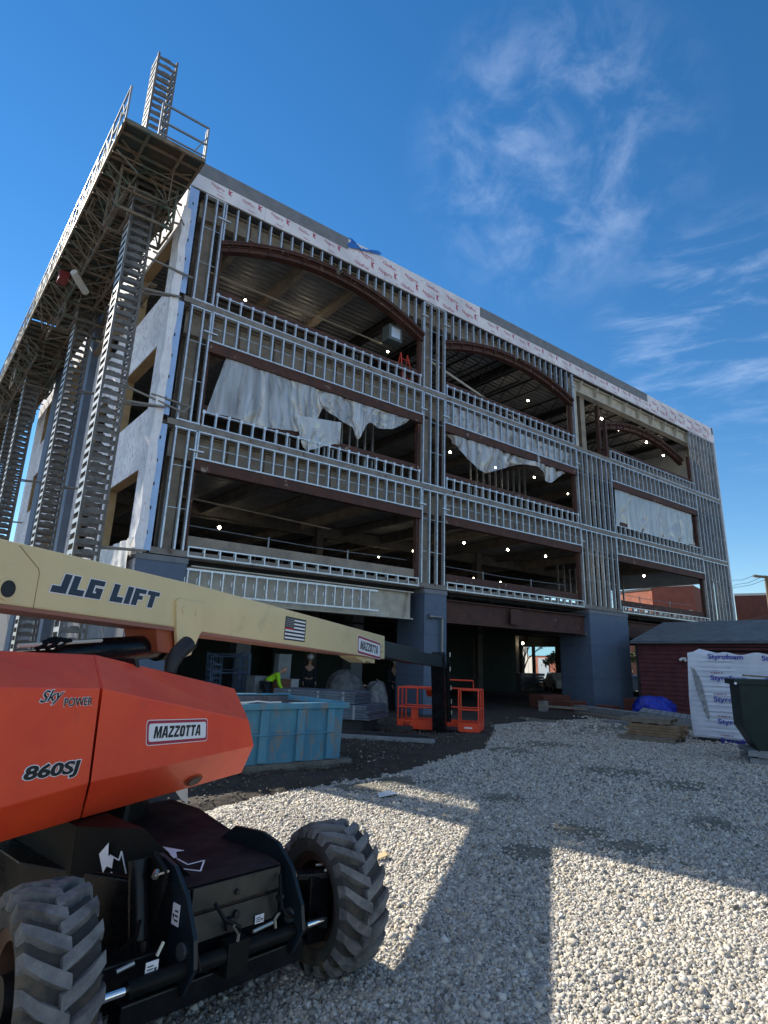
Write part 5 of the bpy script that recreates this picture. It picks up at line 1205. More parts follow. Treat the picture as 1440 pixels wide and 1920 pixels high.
for px, py, w in ((1328, 1238, .68), (1333, 1278, .70), (1339, 1318, .72), (1347, 1360, .74), (1352, 1396, .74)):
    q = foam_at(px, py); put_text(m, 'Styrofoam', q, fd, ZV, width=w*1.12, height=.15, bold=.02)
    q2 = q+fd*.02+ZV*.19+fn2*.002
    if py > 1250: put_text(m2, 'DUPONT' if False else 'BRAND', q2+fd*.06, fd, ZV, width=.14, height=.035, bold=.02); m2.prism([q2, q2+fd*.04+ZV*.017, q2+ZV*.035], fn2*.002); m2.prism([q2+fd*.26, q2+fd*.22+ZV*.017, q2+fd*.26+ZV*.035], fn2*.002)
    for col2 in (1.15,): put_text(m, 'Styrofoam', q+fd*col2+ZV*-.02, fd, ZV, width=w*1.12, height=.15, bold=.02)
m.build('lettering', blue_ink, T); m2.build('brand_logo', red_ink, T)
m = MB(); pts = [foam_at(px, py) for px, py in ((1294, 1250), (1303, 1255), (1314, 1275), (1323, 1310), (1330, 1340), (1330, 1350), (1325, 1345), (1316, 1320), (1306, 1295), (1300, 1270))]; m.prism([q+fn2*.005 for q in pts], fn2*.001)
m.build('tear', mat('torn_grey', (.20, .21, .22), .8, 0, (.36, .38, .40), 14), T)
# dark green bin
T = thing('green_bin', 'dark green steel bin with sloping front standing on pallets at the right edge', 'bin', (8.3, -10.6, 0))
gm = mat('dark_green_paint', (.006, .018, .016), .45, 0, (.009, .024, .021), 3, spec=.25, col3=(.05, .045, .035), sc3=8, lo3=.66, hi3=.7)
go = Vector((8.0, -9.98, 0)); gu = Vector((.52, -.85, 0)).normalized(); gv = Vector((gu.y, -gu.x, 0))
if gv.dot(CAM-go) < 0: gv = -gv
def gp(px, py): return at_pl(px, py, go, gv)
pr_ = [gp(1384, 1282), gp(1540, 1286), gp(1540, 1425), gp(1426, 1412), gp(1394, 1366)]
m = MB(); m.prism(pr_, -gv*1.1); m.build('body', gm, T, bevel=.012)
m = MB(); a, b = gp(1374, 1273), gp(1545, 1277); m.prism([a+gv*.03, b+gv*.03, b+gv*.03-ZV*.10, a+gv*.03-ZV*.10], -gv*1.16); m.build('rim', gm, T, bevel=.01)
m = MB(); a = gp(1376, 1279); m.prism([a+gv*.032, a+gv*.032+gu*.04, a+gv*.032+gu*.04-ZV*.04, a+gv*.032-ZV*.04], gv*.004); m.build('bracket_cap', decal_w, T)
m = MB(); a = gp(1398, 1268); m.prism([a-gv*.1, a-gv*.1+gu*.9-ZV*.04, a-gv*.35+gu*.9-ZV*.04, a-gv*.35], ZV*.03); o = m.build('loose_plank', wood, None, base=tuple(a)); o['label'] = 'loose plank lying across the top of the dark green bin'; o['category'] = 'board'
for i, (z, lb) in enumerate(((.0, 'lower grey pallet under the dark green bin'), (.13, 'upper grey pallet directly under the dark green bin'))):
    c = go+gu*.75-gv*.55; pallet((c.x-.05*i, c.y), math.atan2(gu.y, gu.x), z, greyw, lb, 8, .7, .55)
# shed
T = thing('clapboard_shed', 'dark red clapboard shed with shallow grey shingle roof behind the foam stack', 'shed', (20, -4, 0))
sx, sy0, sy1, ex = 20.0, -9.5, -1.02, 25.5
m = MB(); z = 0
while z < 2.55:
    m.add([(sx, sy1, z), (sx, sy0, z), (sx-.035, sy0, z), (sx-.035, sy1, z), (sx, sy1, z+.17), (sx, sy0, z+.17), (sx-.006, sy0, z+.17), (sx-.006, sy1, z+.17)], [(0, 1, 2, 3), (4, 7, 6, 5), (3, 2, 6, 7), (0, 3, 7, 4), (1, 5, 6, 2)]); z += .17
m.build('clapboard', mat('dark_red_clapboard', (.13, .038, .042), .75, 0, (.085, .026, .032), 3, col3=(.18, .075, .07), sc3=6, lo3=.6, hi3=.75), T)
m = MB(); m.box(sx+.01, ex, sy0, sy1, 0, 2.5); m.build('walls', mat('dark_red_wall', (.05, .018, .02), .8), T)
m = MB(); m.box(sx-.06, sx+.02, sy1-.06, sy1+.05, 0, 2.55); m.build('corner_board', darksteel, T)
m = MB(); m.add([(sx-.25, sy0, 2.62), (sx-.25, sy1+.15, 2.62), (sx+2.6, sy1+.15, 3.55), (sx+2.6, sy0, 3.55), (sx-.25, sy0, 2.72), (sx-.25, sy1+.15, 2.72), (sx+2.6, sy1+.15, 3.65), (sx+2.6, sy0, 3.65)], [(0, 1, 2, 3), (7, 6, 5, 4), (0, 4, 5, 1), (1, 5, 6, 2), (2, 6, 7, 3), (3, 7, 4, 0)])
m.add([(sx+2.6, sy0, 3.55), (sx+2.6, sy1+.15, 3.55), (ex+.2, sy1+.15, 2.62), (ex+.2, sy0, 2.62), (sx+2.6, sy0, 3.65), (sx+2.6, sy1+.15, 3.65), (ex+.2, sy1+.15, 2.72), (ex+.2, sy0, 2.72)], [(0, 1, 2, 3), (7, 6, 5, 4), (0, 4, 5, 1), (1, 5, 6, 2), (2, 6, 7, 3), (3, 7, 4, 0)])
m.build('roof', mat('grey_shingles', (.14, .17, .19), .85, 0, (.09, .11, .13), 8, bump=.01, bsc=14, stretch=(1, .25, 1)), T)
m = MB(); m.box(sx-.02, sx+.06, -7.2, -3.6, 2.28, 2.50); m.build('transom', blackm, T)
m = MB(); m.box(sx-.1, sx-.02, -3.06, -2.94, 2.0, 2.1); m.tube([(sx-.12, -3.05, 2.05), (sx-.2, -3.12, 1.98)], .05, 8); m.tube([(sx-.12, -2.95, 2.05), (sx-.2, -2.88, 1.98)], .05, 8); m.build('flood_light', decal_w, T)
# ---- people
def skin_body(name, joints, bones, m_, parent=None, base=(0, 0, 0), sub=2, label=None, cat=None):
    me = bpy.data.meshes.new(name); keys = list(joints); me.from_pydata([joints[k][0] for k in keys], [(keys.index(a), keys.index(b)) for a, b in bones], [])
    o = bpy.data.objects.new(name, me); COL.objects.link(o); o.modifiers.new('k', 'SKIN'); s = o.modifiers.new('s', 'SUBSURF'); s.levels = sub; s.render_levels = sub
    for i, k in enumerate(keys): r = joints[k][1]; me.skin_vertices[0].data[i].radius = (r if isinstance(r, tuple) else (r, r)); 
    me.skin_vertices[0].data[0].use_root = True
    dg = bpy.context.evaluated_depsgraph_get(); dg.update(); nm = bpy.data.meshes.new_from_object(o.evaluated_get(dg)); o.modifiers.clear(); o.data = nm; nm.materials.clear(); nm.materials.append(m_)
    for f in nm.polygons: f.use_smooth = True
    if parent: o.parent = parent
    return o
skinm = mat('skin', (.45, .26, .18), .6); darkcl = mat('dark_work_cloth', (.018, .022, .03), .9); lime = mat('lime_hi_vis', (.42, .85, .02), .75, 0, (.34, .70, .02), 8); hatw = mat('white_hard_hat', (.5, .5, .5), .4)
def person(loc, rz, bend, shirt, label, S=.78, hat=True):
    b = R(bend); hip = Vector((0, 0, .93)); sp = Vector((0, -math.sin(b), math.cos(b)))
    ch_ = hip+sp*.34; nk = hip+sp*.52; hd_ = nk+(sp+Vector((0, -.25, -.1))).normalized()*.15; tp = hd_+(sp+Vector((0, -.2, 0))).normalized()*.11
    J = {'hip': (hip, (.15, .12)), 'waist': (hip+sp*.17, (.13, .10)), 'chest': (ch_, (.17, .12)), 'neck': (nk, .055), 'head': (hd_, (.082, .095)), 'top': (tp, (.07, .08))}; Bn = [('hip', 'waist'), ('waist', 'chest'), ('chest', 'neck'), ('neck', 'head'), ('head', 'top')]
    for s, nme in ((-1, 'l'), (1, 'r')):
        sh = ch_+sp*.09+Vector((s*.20, 0, 0)); down = Vector((s*.04, -.10 if bend < 20 else -.18, -1)).normalized(); el = sh+down*.29; wr = el+(down+Vector((0, -.45, 0))).normalized()*.25; pm = wr+(down+Vector((0, -.4, 0))).normalized()*.08
        J.update({nme+'sh': (sh, .06), nme+'el': (el, .045), nme+'wr': (wr, .03), nme+'pm': (pm, (.035, .02))}); Bn += [('chest', nme+'sh'), (nme+'sh', nme+'el'), (nme+'el', nme+'wr'), (nme+'wr', nme+'pm')]
        fdn = (down+Vector((0, -.7, 0))).normalized()
        for i in range(5):
            off = Vector((0, (i-1.5)*.018, 0)) if i < 4 else Vector((0, -.045, .03)); l = (.065, .075, .07, .055, .045)[i]
            k = f'{nme}f{i}'; J[k] = (pm+off+fdn*l, .008); Bn.append((nme+'pm', k))
        kn = hip+Vector((s*.12, -.04 if bend < 20 else -.08, -.44)); an = Vector((s*.13, .0, .09)); to = Vector((s*.15, -.16, .03)); th = hip+Vector((s*.10, 0, -.06))
        J.update({nme+'th': (th, .095), nme+'kn': (kn, .06), nme+'an': (an, .042), nme+'to': (to, (.045, .03))}); Bn += [('hip', nme+'th'), (nme+'th', nme+'kn'), (nme+'kn', nme+'an'), (nme+'an', nme+'to')]
    o = skin_body('person', J, Bn, skinm); o['label'] = label; o['category'] = 'person'
    def scaled(keys, f, extra): return {k: (J[k][0], tuple(v*f+extra for v in (J[k][1] if isinstance(J[k][1], tuple) else (J[k][1],)*2))) for k in keys}
    ks = ['hip', 'waist', 'chest', 'lsh', 'rsh', 'lel', 'rel', 'lwr', 'rwr']; skin_body('jacket', scaled(ks, 1.08, .012), [(a, c) for a, c in Bn if a in ks and c in ks], shirt, o)
    ks = ['hip', 'lth', 'rth', 'lkn', 'rkn', 'lan', 'ran']; skin_body('trousers', scaled(ks, 1.08, .012), [(a, c) for a, c in Bn if a in ks and c in ks], darkcl, o)
    ks = ['lan', 'lto']; 
    for q in ('l', 'r'): skin_body('boot', scaled([q+'an', q+'to'], 1.1, .012), [(q+'an', q+'to')], blackm, o)
    if hat:
        m = MB(); m.sphere((0, 0, 0), .125, 14, 8, 1, 1.15, .85); m.tube([(0, 0, -.0), (0, 0, .012)], .14, 16); hob = m.build('hard_hat', hatw, None, smooth=True); hob.parent = o; hob.location = tp+Vector((0, 0, .0)); hob.rotation_euler = (b*.8, 0, 0)
        m = MB(); hair = m
    m = MB(); fw = Vector((0, -1, 0)); f_ = hd_+Vector((0, -.09, 0))
    for s in (-1, 1): m.sphere(hd_+Vector((s*.03, -.088, .02)), .012, 6, 5)
    m.build('eyes', blackm, None).parent = o; m = MB(); m.sphere(hd_+Vector((0, -.10, -.005)), .016, 6, 5, .8, 1, 1.5); m.tube([hd_+Vector((-.025, -.088, -.045)), hd_+Vector((.025, -.088, -.045))], .006, 5); m.build('nose_and_mouth', mat('lip', (.36, .17, .13), .6), None).parent = o
    o.location = loc; o.rotation_euler = (0, 0, rz); o.scale = (S, S, S); return o
person((*IX(497, 1.8), .02), R(68), 52, lime, 'worker in lime hi-vis top bending over the brown tub', .93, hat=False)
person((7.0, 3.6, .0), R(-20), 5, darkcl, 'worker in dark clothes and white hard hat standing right of the lime-clad one', .98)
person((9.6, 2.3, .0), R(10), 12, darkcl, 'worker in dark clothes and white hard hat left of the middle blue column', .95)
# ---- plastic sheets
def poly(name, a_lo, col):
    m = bpy.data.materials.new(name); m.use_nodes = True; t = m.node_tree; t.nodes.clear(); o = t.nodes.new('ShaderNodeOutputMaterial')
    d = t.nodes.new('ShaderNodeBsdfDiffuse'); d.inputs[0].default_value = (*col, 1); tr = t.nodes.new('ShaderNodeBsdfTranslucent'); tr.inputs[0].default_value = (*col, 1)
    g = t.nodes.new('ShaderNodeBsdfGlossy'); g.inputs[1].default_value = .25; tp = t.nodes.new('ShaderNodeBsdfTransparent')
    a = t.nodes.new('ShaderNodeMixShader'); a.inputs[0].default_value = .35; t.links.new(d.outputs[0], a.inputs[1]); t.links.new(tr.outputs[0], a.inputs[2])
    b = t.nodes.new('ShaderNodeMixShader'); b.inputs[0].default_value = .22; t.links.new(a.outputs[0], b.inputs[1]); t.links.new(g.outputs[0], b.inputs[2])
    co = t.nodes.new('ShaderNodeTexCoord'); mp = t.nodes.new('ShaderNodeMapping'); mp.inputs['Scale'].default_value = (2.4, 2.4, .3); n = t.nodes.new('ShaderNodeTexNoise'); n.inputs['Scale'].default_value = 1.6; n.inputs['Detail'].default_value = 3
    t.links.new(co.outputs['Object'], mp.inputs[0]); t.links.new(mp.outputs[0], n.inputs['Vector']); r = t.nodes.new('ShaderNodeMapRange'); r.inputs[1].default_value = .35; r.inputs[2].default_value = .7; r.inputs[3].default_value = a_lo; r.inputs[4].default_value = 1; t.links.new(n.outputs[0], r.inputs[0])
    c = t.nodes.new('ShaderNodeMixShader'); t.links.new(r.outputs[0], c.inputs[0]); t.links.new(tp.outputs[0], c.inputs[1]); t.links.new(b.outputs[0], c.inputs[2]); t.links.new(c.outputs[0], o.inputs[0]); return m
sheetp = poly('dusty_poly_sheet', .45, (.74, .75, .76)); sheetc = poly('white_poly_sheet', .75, (.72, .72, .70))
def interp(pts, t):
    n = len(pts)-1; x = min(max(t*n, 0), n-1e-6); i = int(x); f = x-i; p = [pts[min(max(i+k, 0), n)] for k in (-1, 0, 1, 2)]
    return tuple(.5*(2*p[1][c]+(p[2][c]-p[0][c])*f+(2*p[0][c]-5*p[1][c]+4*p[2][c]-p[3][c])*f*f+(3*p[1][c]-p[0][c]-3*p[2][c]+p[3][c])*f**3) for c in (0, 1))
def hang(label, top, bot, y, m_, fold=.05, freq=26, seed=0, group=None, nu=190, nv=40, sway=.0):
    vs = []
    for i in range(nu+1):
        t = i/nu; a = at_y(*interp(top, t), y); b = at_y(*interp(bot, t), y)
        for j in range(nv+1):
            s = j/nv; q = a.lerp(b, s); ph = seed+t*freq
            w1 = (fbm(np.array([t*9+seed+s*1.2]), np.array([s*1.5+seed]), 3)[0]-.45); rid = 1-abs(math.sin(ph*.45+w1*5)); rid2 = 1-abs(math.sin(ph*1.9+w1*9+s*2)); dyy = fold*(rid**3*1.5+rid2**4*.8+w1*2.6)*(.35+.8*s)-sway*s-.02
            vs.append((q.x+dyy*.4, q.y+dyy, q.z+.03*math.sin(ph*.7+s*5)*s))
    m = MB(); m.add(vs, [(i*(nv+1)+j, (i+1)*(nv+1)+j, (i+1)*(nv+1)+j+1, i*(nv+1)+j+1) for i in range(nu) for j in range(nv)])
    c = at_y(*interp(top, .5), y); o = m.build('plastic_sheet', m_, None, base=tuple(c), smooth=True); o['label'] = label; o['category'] = 'plastic sheet'
    if group: o['group'] = group
    return o
G_ = 'poly sheets hung in the openings'
hang('large torn translucent sheet hanging in the third-floor opening of the nearest bay', [(432, 650), (500, 675), (570, 700), (640, 727), (710, 750), (782, 776)], [(386, 772), (418, 781), (450, 789), (482, 796), (514, 802), (546, 808), (572, 812), (586, 800), (598, 778), (607, 764), (620, 776), (640, 790), (660, 800), (672, 822), (680, 812), (692, 794), (712, 800), (735, 803), (758, 795), (780, 780)], .10, sheetp, .07, 40, 1, G_)
hang('small pale sheet flap bulging through the gap below the large torn sheet', [(556, 778), (600, 786), (640, 792)], [(560, 812), (572, 840), (604, 838), (637, 833)], .03, sheetc, .05, 12, 3, G_, 40, 14)
hang('gathered translucent sheet drooping to a point in the third-floor middle bay opening', [(838, 758), (895, 780), (950, 803), (1010, 827), (1068, 850)], [(838, 810), (858, 836), (880, 864), (905, 886), (935, 880), (962, 872), (995, 873), (1015, 880), (1031, 905), (1048, 895), (1064, 882)], .10, sheetp, .10, 30, 5, G_)
hang('flat white sheet filling the third-floor opening of the farthest bay', [(1152, 912), (1200, 930), (1250, 947), (1294, 962)], [(1156, 985), (1205, 1000), (1250, 1012), (1303, 1023)], .15, sheetc, .05, 34, 8, G_)
# side sheets at the bottom of the corner wall
m = MB(); vs = []; nu, nv = 50, 18
for i in range(nu+1):
    Y_ = .05+4.2*i/nu
    for j in range(nv+1):
        s = j/nv; z = 4.32-(1.15+.15*math.sin(Y_*3))*s; dx = .05+.07*abs(math.sin(Y_*5+s*2))+.09*s+.05*math.sin(Y_*11+s*4)*s
        vs.append((SX-.035-dx, Y_+.05*math.sin(s*6+Y_*2), z))
m.add(vs, [(i*(nv+1)+j, (i+1)*(nv+1)+j, (i+1)*(nv+1)+j+1, i*(nv+1)+j+1) for i in range(nu) for j in range(nv)]); o = m.build('plastic_sheet', mat('white_wrap_crumpled', (.70, .70, .68), .6, 0, (.58, .58, .57), 4, bump=.02, bsc=8), None, base=(SX-.1, 2, 4.3), smooth=True); o['label'] = 'crumpled white sheet hanging below the lowest side wall opening at the corner'; o['category'] = 'plastic sheet'
# blue tarp on the parapet
p0 = at_y(652, 463, -.06); p1 = at_y(714, 478, -.06); m = MB(); n = 14; vs = []
for i in range(n+1):
    for j in range(7):
        t = i/n; s = j/6; x = p0.x+(p1.x-p0.x)*t; vs.append((x, -.075+.12*s*1.5+.03*math.sin(t*17+s*5)-.02, 15.62+.15*math.sin(math.pi*s)*(.6+.5*math.sin(t*9))+.05*math.sin(t*21)*s-(.33*(1-s)**2)*(1-t)*1.1))
m.add(vs, [(i*7+j, (i+1)*7+j, (i+1)*7+j+1, i*7+j+1) for i in range(n) for j in range(6)]); o = m.build('roof_tarp', mat('bright_blue_tarp', (.02, .16, .50), .5, 0, (.015, .10, .36), 6), None, base=(p0.x, 0, 15.6), smooth=True); o['label'] = 'bright blue tarpaulin draped over the roof parapet'; o['category'] = 'tarpaulin'
# red step ladder on the top floor
lc = at_z(757, 700, 11.7); T = thing('step_ladder', 'red step ladder standing on the top floor at the right side of the nearest bay', 'ladder', (lc.x, lc.y, Z4+.13)); redl = mat('red_ladder', (.55, .05, .03), .5)
m = MB(); zz = Z4+.13; hgt = 1.35
for dx in (-.28, .28):
    m.bar((lc.x+dx, lc.y-.3, zz), (lc.x+dx*.55, lc.y, zz+hgt), .035); m.bar((lc.x+dx, lc.y+.3, zz), (lc.x+dx*.55, lc.y, zz+hgt), .03)
m.build('rails', redl, T); m = MB()
for k in range(1, 5): f = k/5; m.bar((lc.x-.28*(1-f*.45), lc.y-.3*(1-f), zz+hgt*f), (lc.x+.28*(1-f*.45), lc.y-.3*(1-f), zz+hgt*f), .05, .02)
m.build('step', redl, T)
# orange frame seen in the side wall opening
oc = at_x(225, 790, .6); T = thing('rolling_rail', 'orange steel rail frame standing inside the side wall opening of the third floor', 'rail frame', (.6, oc.y, Z3+.13)); m = MB()
for yy in (oc.y-.5, oc.y+.5): m.bar((.6, yy, Z3+.13), (.6, yy, Z3+1.15), .04)
for z in (.5, .8, 1.0): m.bar((.6, oc.y-.5, Z3+.13+z), (.6, oc.y+.5, Z3+.13+z), .03)
m.build('rails', mat('ochre_rail', (.5, .22, .05), .6), T)
# ---- lit work bulbs
bulbm = mat('lit_bulb', (.9, .85, .7), .4, emit=(1, .84, .58, 26)); wirem = mat('black_wire', (.02, .02, .02), .6)
BL = [((411, 989), 6.3, 'big bright bulb in the second floor of the nearest bay, left end', .075), ((660, 1052), 6.3, 'low second-floor bulb, leftmost of three at the right of the nearest bay', .05), ((710, 1044), 6.3, 'low second-floor bulb, middle one of three at the right of the nearest bay', .05), ((775, 1033), 6.3, 'bulb in the second floor of the nearest bay beside the right rusty jamb', .05),
      ((460, 563), 14, 'bulb under the roof deck behind the left end of the nearest arch', .05), ((567, 610), 14, 'bulb on the top floor of the nearest bay left of the paired one', .05), ((575, 614), 13.9, 'bulb on the top floor of the nearest bay, right one of a close pair', .05), ((727, 659), 13.5, 'bulb hanging under the grey heater box on the top floor', .05),
      ((870, 1018), 6.3, 'second-floor bulb nearest the pilaster in the middle bay', .055), ((952, 1031), 6.3, 'second-floor bulb at the centre of the middle bay', .055), ((1023, 1043), 6.3, 'second-floor bulb by the right jamb of the middle bay', .055), ((888, 1085), 5.3, 'small low bulb above the sill of the second-floor middle bay, left one', .045), ((938, 1092), 5.3, 'small low bulb above the sill of the second-floor middle bay, right one', .045),
      ((844, 848), 10, 'third-floor bulb below the drooping sheet at the left of the middle bay', .06), ((929, 877), 10, 'third-floor bulb under the drooping sheet at the centre of the middle bay', .05), ((1002, 895), 10, 'third-floor bulb beneath the right part of the drooping sheet', .045), ((1065, 926), 10, 'third-floor bulb beside the right jamb of the middle bay', .04),
      ((990, 751), 13.6, 'bulb behind the arch on the top floor of the middle bay', .055), ((1128, 785), 13.9, 'top-floor lamp left of the rusty post beside the farthest arch', .07), ((1160, 806), 13.9, 'top-floor lamp just inside the left end of the farthest arch', .07), ((1212, 829), 13.9, 'top-floor lamp under the middle of the farthest arch', .07), ((1244, 854), 13.9, 'top-floor lamp under the right half of the farthest arch', .07),
      ((1207, 1080), 6.3, 'second-floor bulb in the opening of the farthest bay', .06), ((1152, 1067), 6.3, 'bulb seen between the studs of the wide pilaster on the second floor', .05), ((980, 1206), 3.1, 'bulb above the street-side opening on the ground floor', .09)]
for q, z, lb, r in BL:
    c = at_z(*q, z); T = thing('work_bulb', lb, 'light bulb', tuple(c), 'temporary work bulbs hung inside the building')
    MB().sphere(c, r*.85, 10, 7).build('bulb', bulbm, T, smooth=True); m = MB(); m.tube([(c.x, c.y, c.z+r*.8), (c.x, c.y, c.z+r+.09)], r*.45, 8); m.tube([(c.x, c.y, c.z+r+.09), (c.x, c.y, c.z+r+.45)], .008, 5); m.build('socket', wirem, T)
# ================================================================== BEYOND
def far(px, py, D): d = ray(px, py); return CAM + d*(D/math.hypot(d.x, d.y))
brick = mat('red_brick', (.36, .13, .08), .9, 0, (.28, .10, .06), 1.2, bump=.01, bsc=4, col3=(.42, .20, .13), sc3=5, lo3=.55, hi3=.7); winm = mat('window_glass_pale', (.35, .42, .48), .15, 0, spec=.8); pale = mat('pale_trim', (.6, .58, .52), .8); shopb = mat('light_blue_sign', (.22, .50, .62), .6)
def far_block(label, pxl, pxr, pyt, D, az, depth=12, m_=brick, wins=None, name='brick_building', ztop=None, trim=True):
    c = far((pxl+pxr)/2, pyt, D); d = Vector((math.sin(R(az)), math.cos(R(az)), 0)); n = Vector((-d.y, d.x, 0))
    if n.dot(CAM-c) < 0: n = -n
    def hit(px): r = ray(px, pyt); return CAM + r*(n.dot(c-CAM)/n.dot(r))
    a = hit(pxl); b = hit(pxr); a.z = b.z = 0; zt = ztop or c.z; T = thing(name, label, 'building', (a.x, a.y, -.05))
    m = MB(); m.prism([a-ZV*.05, b-ZV*.05, b-ZV*.05-n*depth, a-ZV*.05-n*depth], ZV*zt); m.build('wall', m_, T)
    if trim: m = MB(); m.prism([a+n*.06, b+n*.06, b-n*.2, a-n*.2], ZV*.25); 
    if trim:
        m.v = [(x, y, z+zt-.1) for x, y, z in m.v]; m.build('cornice', darksteel if m_ == brick else pale, T)
    L_ = (b-a).length; u = (b-a).normalized()
    for (f0, f1, z0, z1, mm) in wins or ():
        m = MB(); m.prism([a+u*L_*f0+ZV*z0, a+u*L_*f1+ZV*z0, a+u*L_*f1+ZV*z1, a+u*L_*f0+ZV*z1], n*.05); w_ = m.build('window', mm, T)
    return T
far_block('red brick building seen past the right end of the steel frame', 1376, 1600, 1113, 80, -20, 14, mat('dark_brick', (.17, .06, .045), .9, 0, (.13, .05, .035), 1), [(.045+.06*i, .075+.06*i, 5.0, 6.6, winm) for i in range(6)])
far_block('sunlit orange brick building seen through the second-floor opening of the farthest bay', 1150, 1222, 1108, 75, 12, 10, brick, [(.2+.3*i, .33+.3*i, 6.6, 8.2, winm) for i in range(3)])
far_block('darker brick building right of the sunlit one, seen through the farthest bay', 1223, 1300, 1098, 70, -15, 10, mat('mid_brick', (.25, .09, .06), .9, 0, (.2, .075, .05), 1.2), [(.1+.18*i, .2+.18*i, 5.9, 7.4, pale) for i in range(5)])
far_block('street shop with a light blue sign band seen through the ground floor', 990, 1092, 1206, 58, 15, 10, brick, [(0, 1, 2.5, 3.7, shopb), (.0, .12, 0, 2.4, pale), (.2, .4, .1, 2.3, winm), (.5, .62, 0, 2.4, brick), (.68, .95, .1, 2.3, winm)], 'shop', 5.6)
far_block('white walled building left of the shop in the street', 940, 989, 1215, 66, 15, 8, pale, [(.3, .5, 1, 2.4, winm), (.65, .8, 1, 2.4, winm)], 'white_building', 5.2)
far_block('brick building glimpsed between the wide blue column and the shed', 1176, 1212, 1190, 60, 12, 8, brick, [(.3, .6, 1., 2.4, winm)], 'brick_building', 5.8)
far_block('bright pale building glimpsed through slits in the rear wall', 585, 720, 1215, 55, 60, 8, pale, [(.1+.2*i, .2+.2*i, 1, 2.6, winm) for i in range(4)], 'white_building', 6)
# street
q0 = far(940, 1290, 45); plane('street', [(q0.x-30, q0.y-25), (q0.x+40, q0.y-25), (q0.x+40, q0.y+40), (q0.x-30, q0.y+40)], -.03, mat('asphalt', (.12, .12, .12), .9, 0, (.09, .09, .09), 3), kind='structure')
def car(c, az, col, label):
    T = thing('parked_car', label, 'car', tuple(c)); u = Vector((math.sin(az), math.cos(az), 0)); v = Vector((-u.y, u.x, 0))
    side = [(-1.9, .3), (1.9, .3), (1.95, .6), (1.75, .78), (.95, .86), (.45, 1.22), (-.75, 1.24), (-1.35, .88), (-1.9, .82), (-1.97, .6)]
    m = MB(); m.prism([c+u*a+v*.78+ZV*z for a, z in side], v*-1.56); m.build('body', col, T, bevel=.05)
    m = MB(); m.prism([c+u*a+v*.785+ZV*z for a, z in ((.72, .9), (.38, 1.16), (-.7, 1.17), (-1.1, .9))], v*-1.57); m.build('side_glass', winm, T)
    for a in (-1.2, 1.25):
        for s in (-.8, .62): m = MB(); m.tube([c+u*a+v*s+ZV*.3, c+u*a+v*(s+.18)+ZV*.3], .3, 16); w_ = m.build('wheel', blackm, T); m = MB(); m.tube([c+u*a+v*(s-.01)+ZV*.3, c+u*a+v*(s+.19)+ZV*.3], .17, 12); m.build('rim', galv_w, w_)
c = far(1052, 1285, 44); c.z = 0; car(c, R(40), mat('white_car_paint', (.6, .6, .6), .3, coat=.5), 'white car parked in the street seen through the ground floor')
c = far(1204, 1295, 46); c.z = 0; car(c, R(20), mat('silver_car_paint', (.4, .42, .45), .3, .4, coat=.5), 'silver car glimpsed between the wide blue column and the shed')
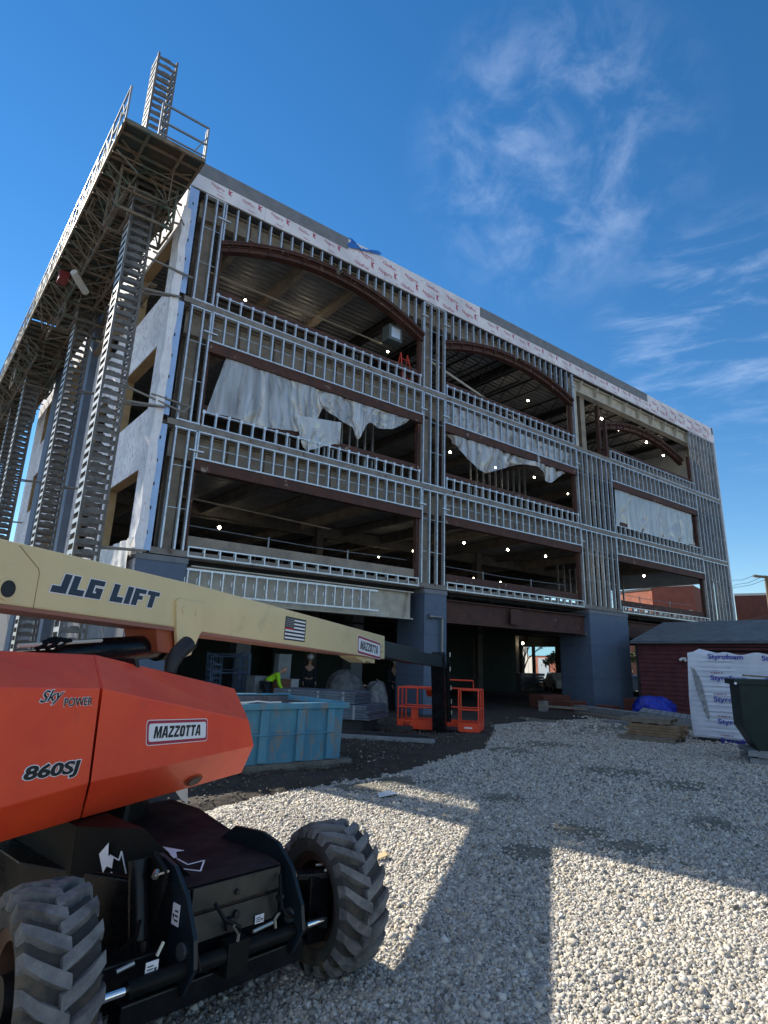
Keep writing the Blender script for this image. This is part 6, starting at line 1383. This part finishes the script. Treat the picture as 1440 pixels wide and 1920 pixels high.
def tree(c, h, label, leafy, seed):
    rt = random.Random(seed); T = thing('street_tree', label, 'tree', tuple(c)); m = MB(); tips = []
    def grow(p, d, l, r, dep):
        q = p+d*l; m.tube([p, (p+q)/2+Vector((rt.uniform(-.05, .05),)*3)*l, q], [r, r*.85, r*.65], 5, cap=False)
        if dep == 0: tips.append(q); return
        for k in range(3 if dep > 1 else 4): nd = (d+Vector((rt.uniform(-.75, .75), rt.uniform(-.75, .75), rt.uniform(-.1, .5)))).normalized(); grow(q, nd, l*rt.uniform(.62, .8), r*.6, dep-1)
    grow(Vector(c), Vector((0, 0, 1)), h*.28, h*.022, 4); m.build('trunk', mat('bark', (.08, .065, .05), .9), T)
    if leafy:
        m = MB()
        for q in tips:
            for k in range(5): p_ = q+Vector([rt.gauss(0, .12) for _ in range(3)]); a, b = Vector([rt.uniform(-.1, .1) for _ in range(3)]), Vector([rt.uniform(-.1, .1) for _ in range(3)]); m.add([p_-a, p_+b, p_+a, p_-b], [(0, 1, 2, 3)])
        m.build('crown', mat('leaf', (.06, .09, .02), .7, 0, (.10, .09, .03), 3), T)
c = far(983, 1290, 48); c.z = 0; tree(c, 4.6, 'bare street tree in front of the shop seen through the ground floor', False, 1)
c = far(1046, 1290, 47); c.z = 0; tree(c, 2.9, 'small leafy tree at the right of the shop sign seen through the ground floor', True, 2)
c = far(1187, 1290, 50); c.z = 0; tree(c, 3.4, 'leafy street tree glimpsed between the wide blue column and the shed', True, 5)
# stacked blocks outside the ground floor opening
c = far(990, 1295, 45); T = thing('block_stack', 'stack of pale concrete blocks seen through the ground floor opening', 'blocks', (c.x, c.y, 0)); m = MB()
for r in range(6):
    for k in range(6): m.box(c.x-1.2+k*.41+(r % 2)*.1, c.x-1.2+k*.41+.38+(r % 2)*.1, c.y-.4, c.y+.4, r*.19, r*.19+.17)
m.build('blocks', mat('pale_block', (.36, .37, .40), .9, 0, (.28, .29, .31), 3), T)
# utility pole
pt = far(1436, 1080, 45); T = thing('utility_pole', 'wooden utility pole with crossarm and wires at the right edge', 'utility pole', (pt.x, pt.y, 0)); m = MB()
m.tube([(pt.x, pt.y, 0), (pt.x, pt.y, pt.z)], [.16, .11], 10); m.build('pole', mat('pole_wood', (.16, .12, .08), .9), T)
m = MB(); a = far(1413, 1077, 44); b = far(1462, 1081, 46); m.bar(a-ZV*.1, b-ZV*.1, .12, .14); m.build('crossarm', mat('pole_wood', (0, 0, 0)), T)
m = MB()
for k, (px, py) in enumerate(((1372, 1088), (1380, 1096), (1376, 1102))):
    q = far(px, py, 62+k); m.tube([a.lerp(b, .1+.35*k), (a.lerp(b, .1+.35*k)+q)/2-ZV*.15, q, q+(q-a)*.6], .016, 5)
m.tube([far(1470, 1146, 45), far(1425, 1158, 48), far(1382, 1166, 52)], .02, 5)
m.build('wire', blackm, T)
#===END===
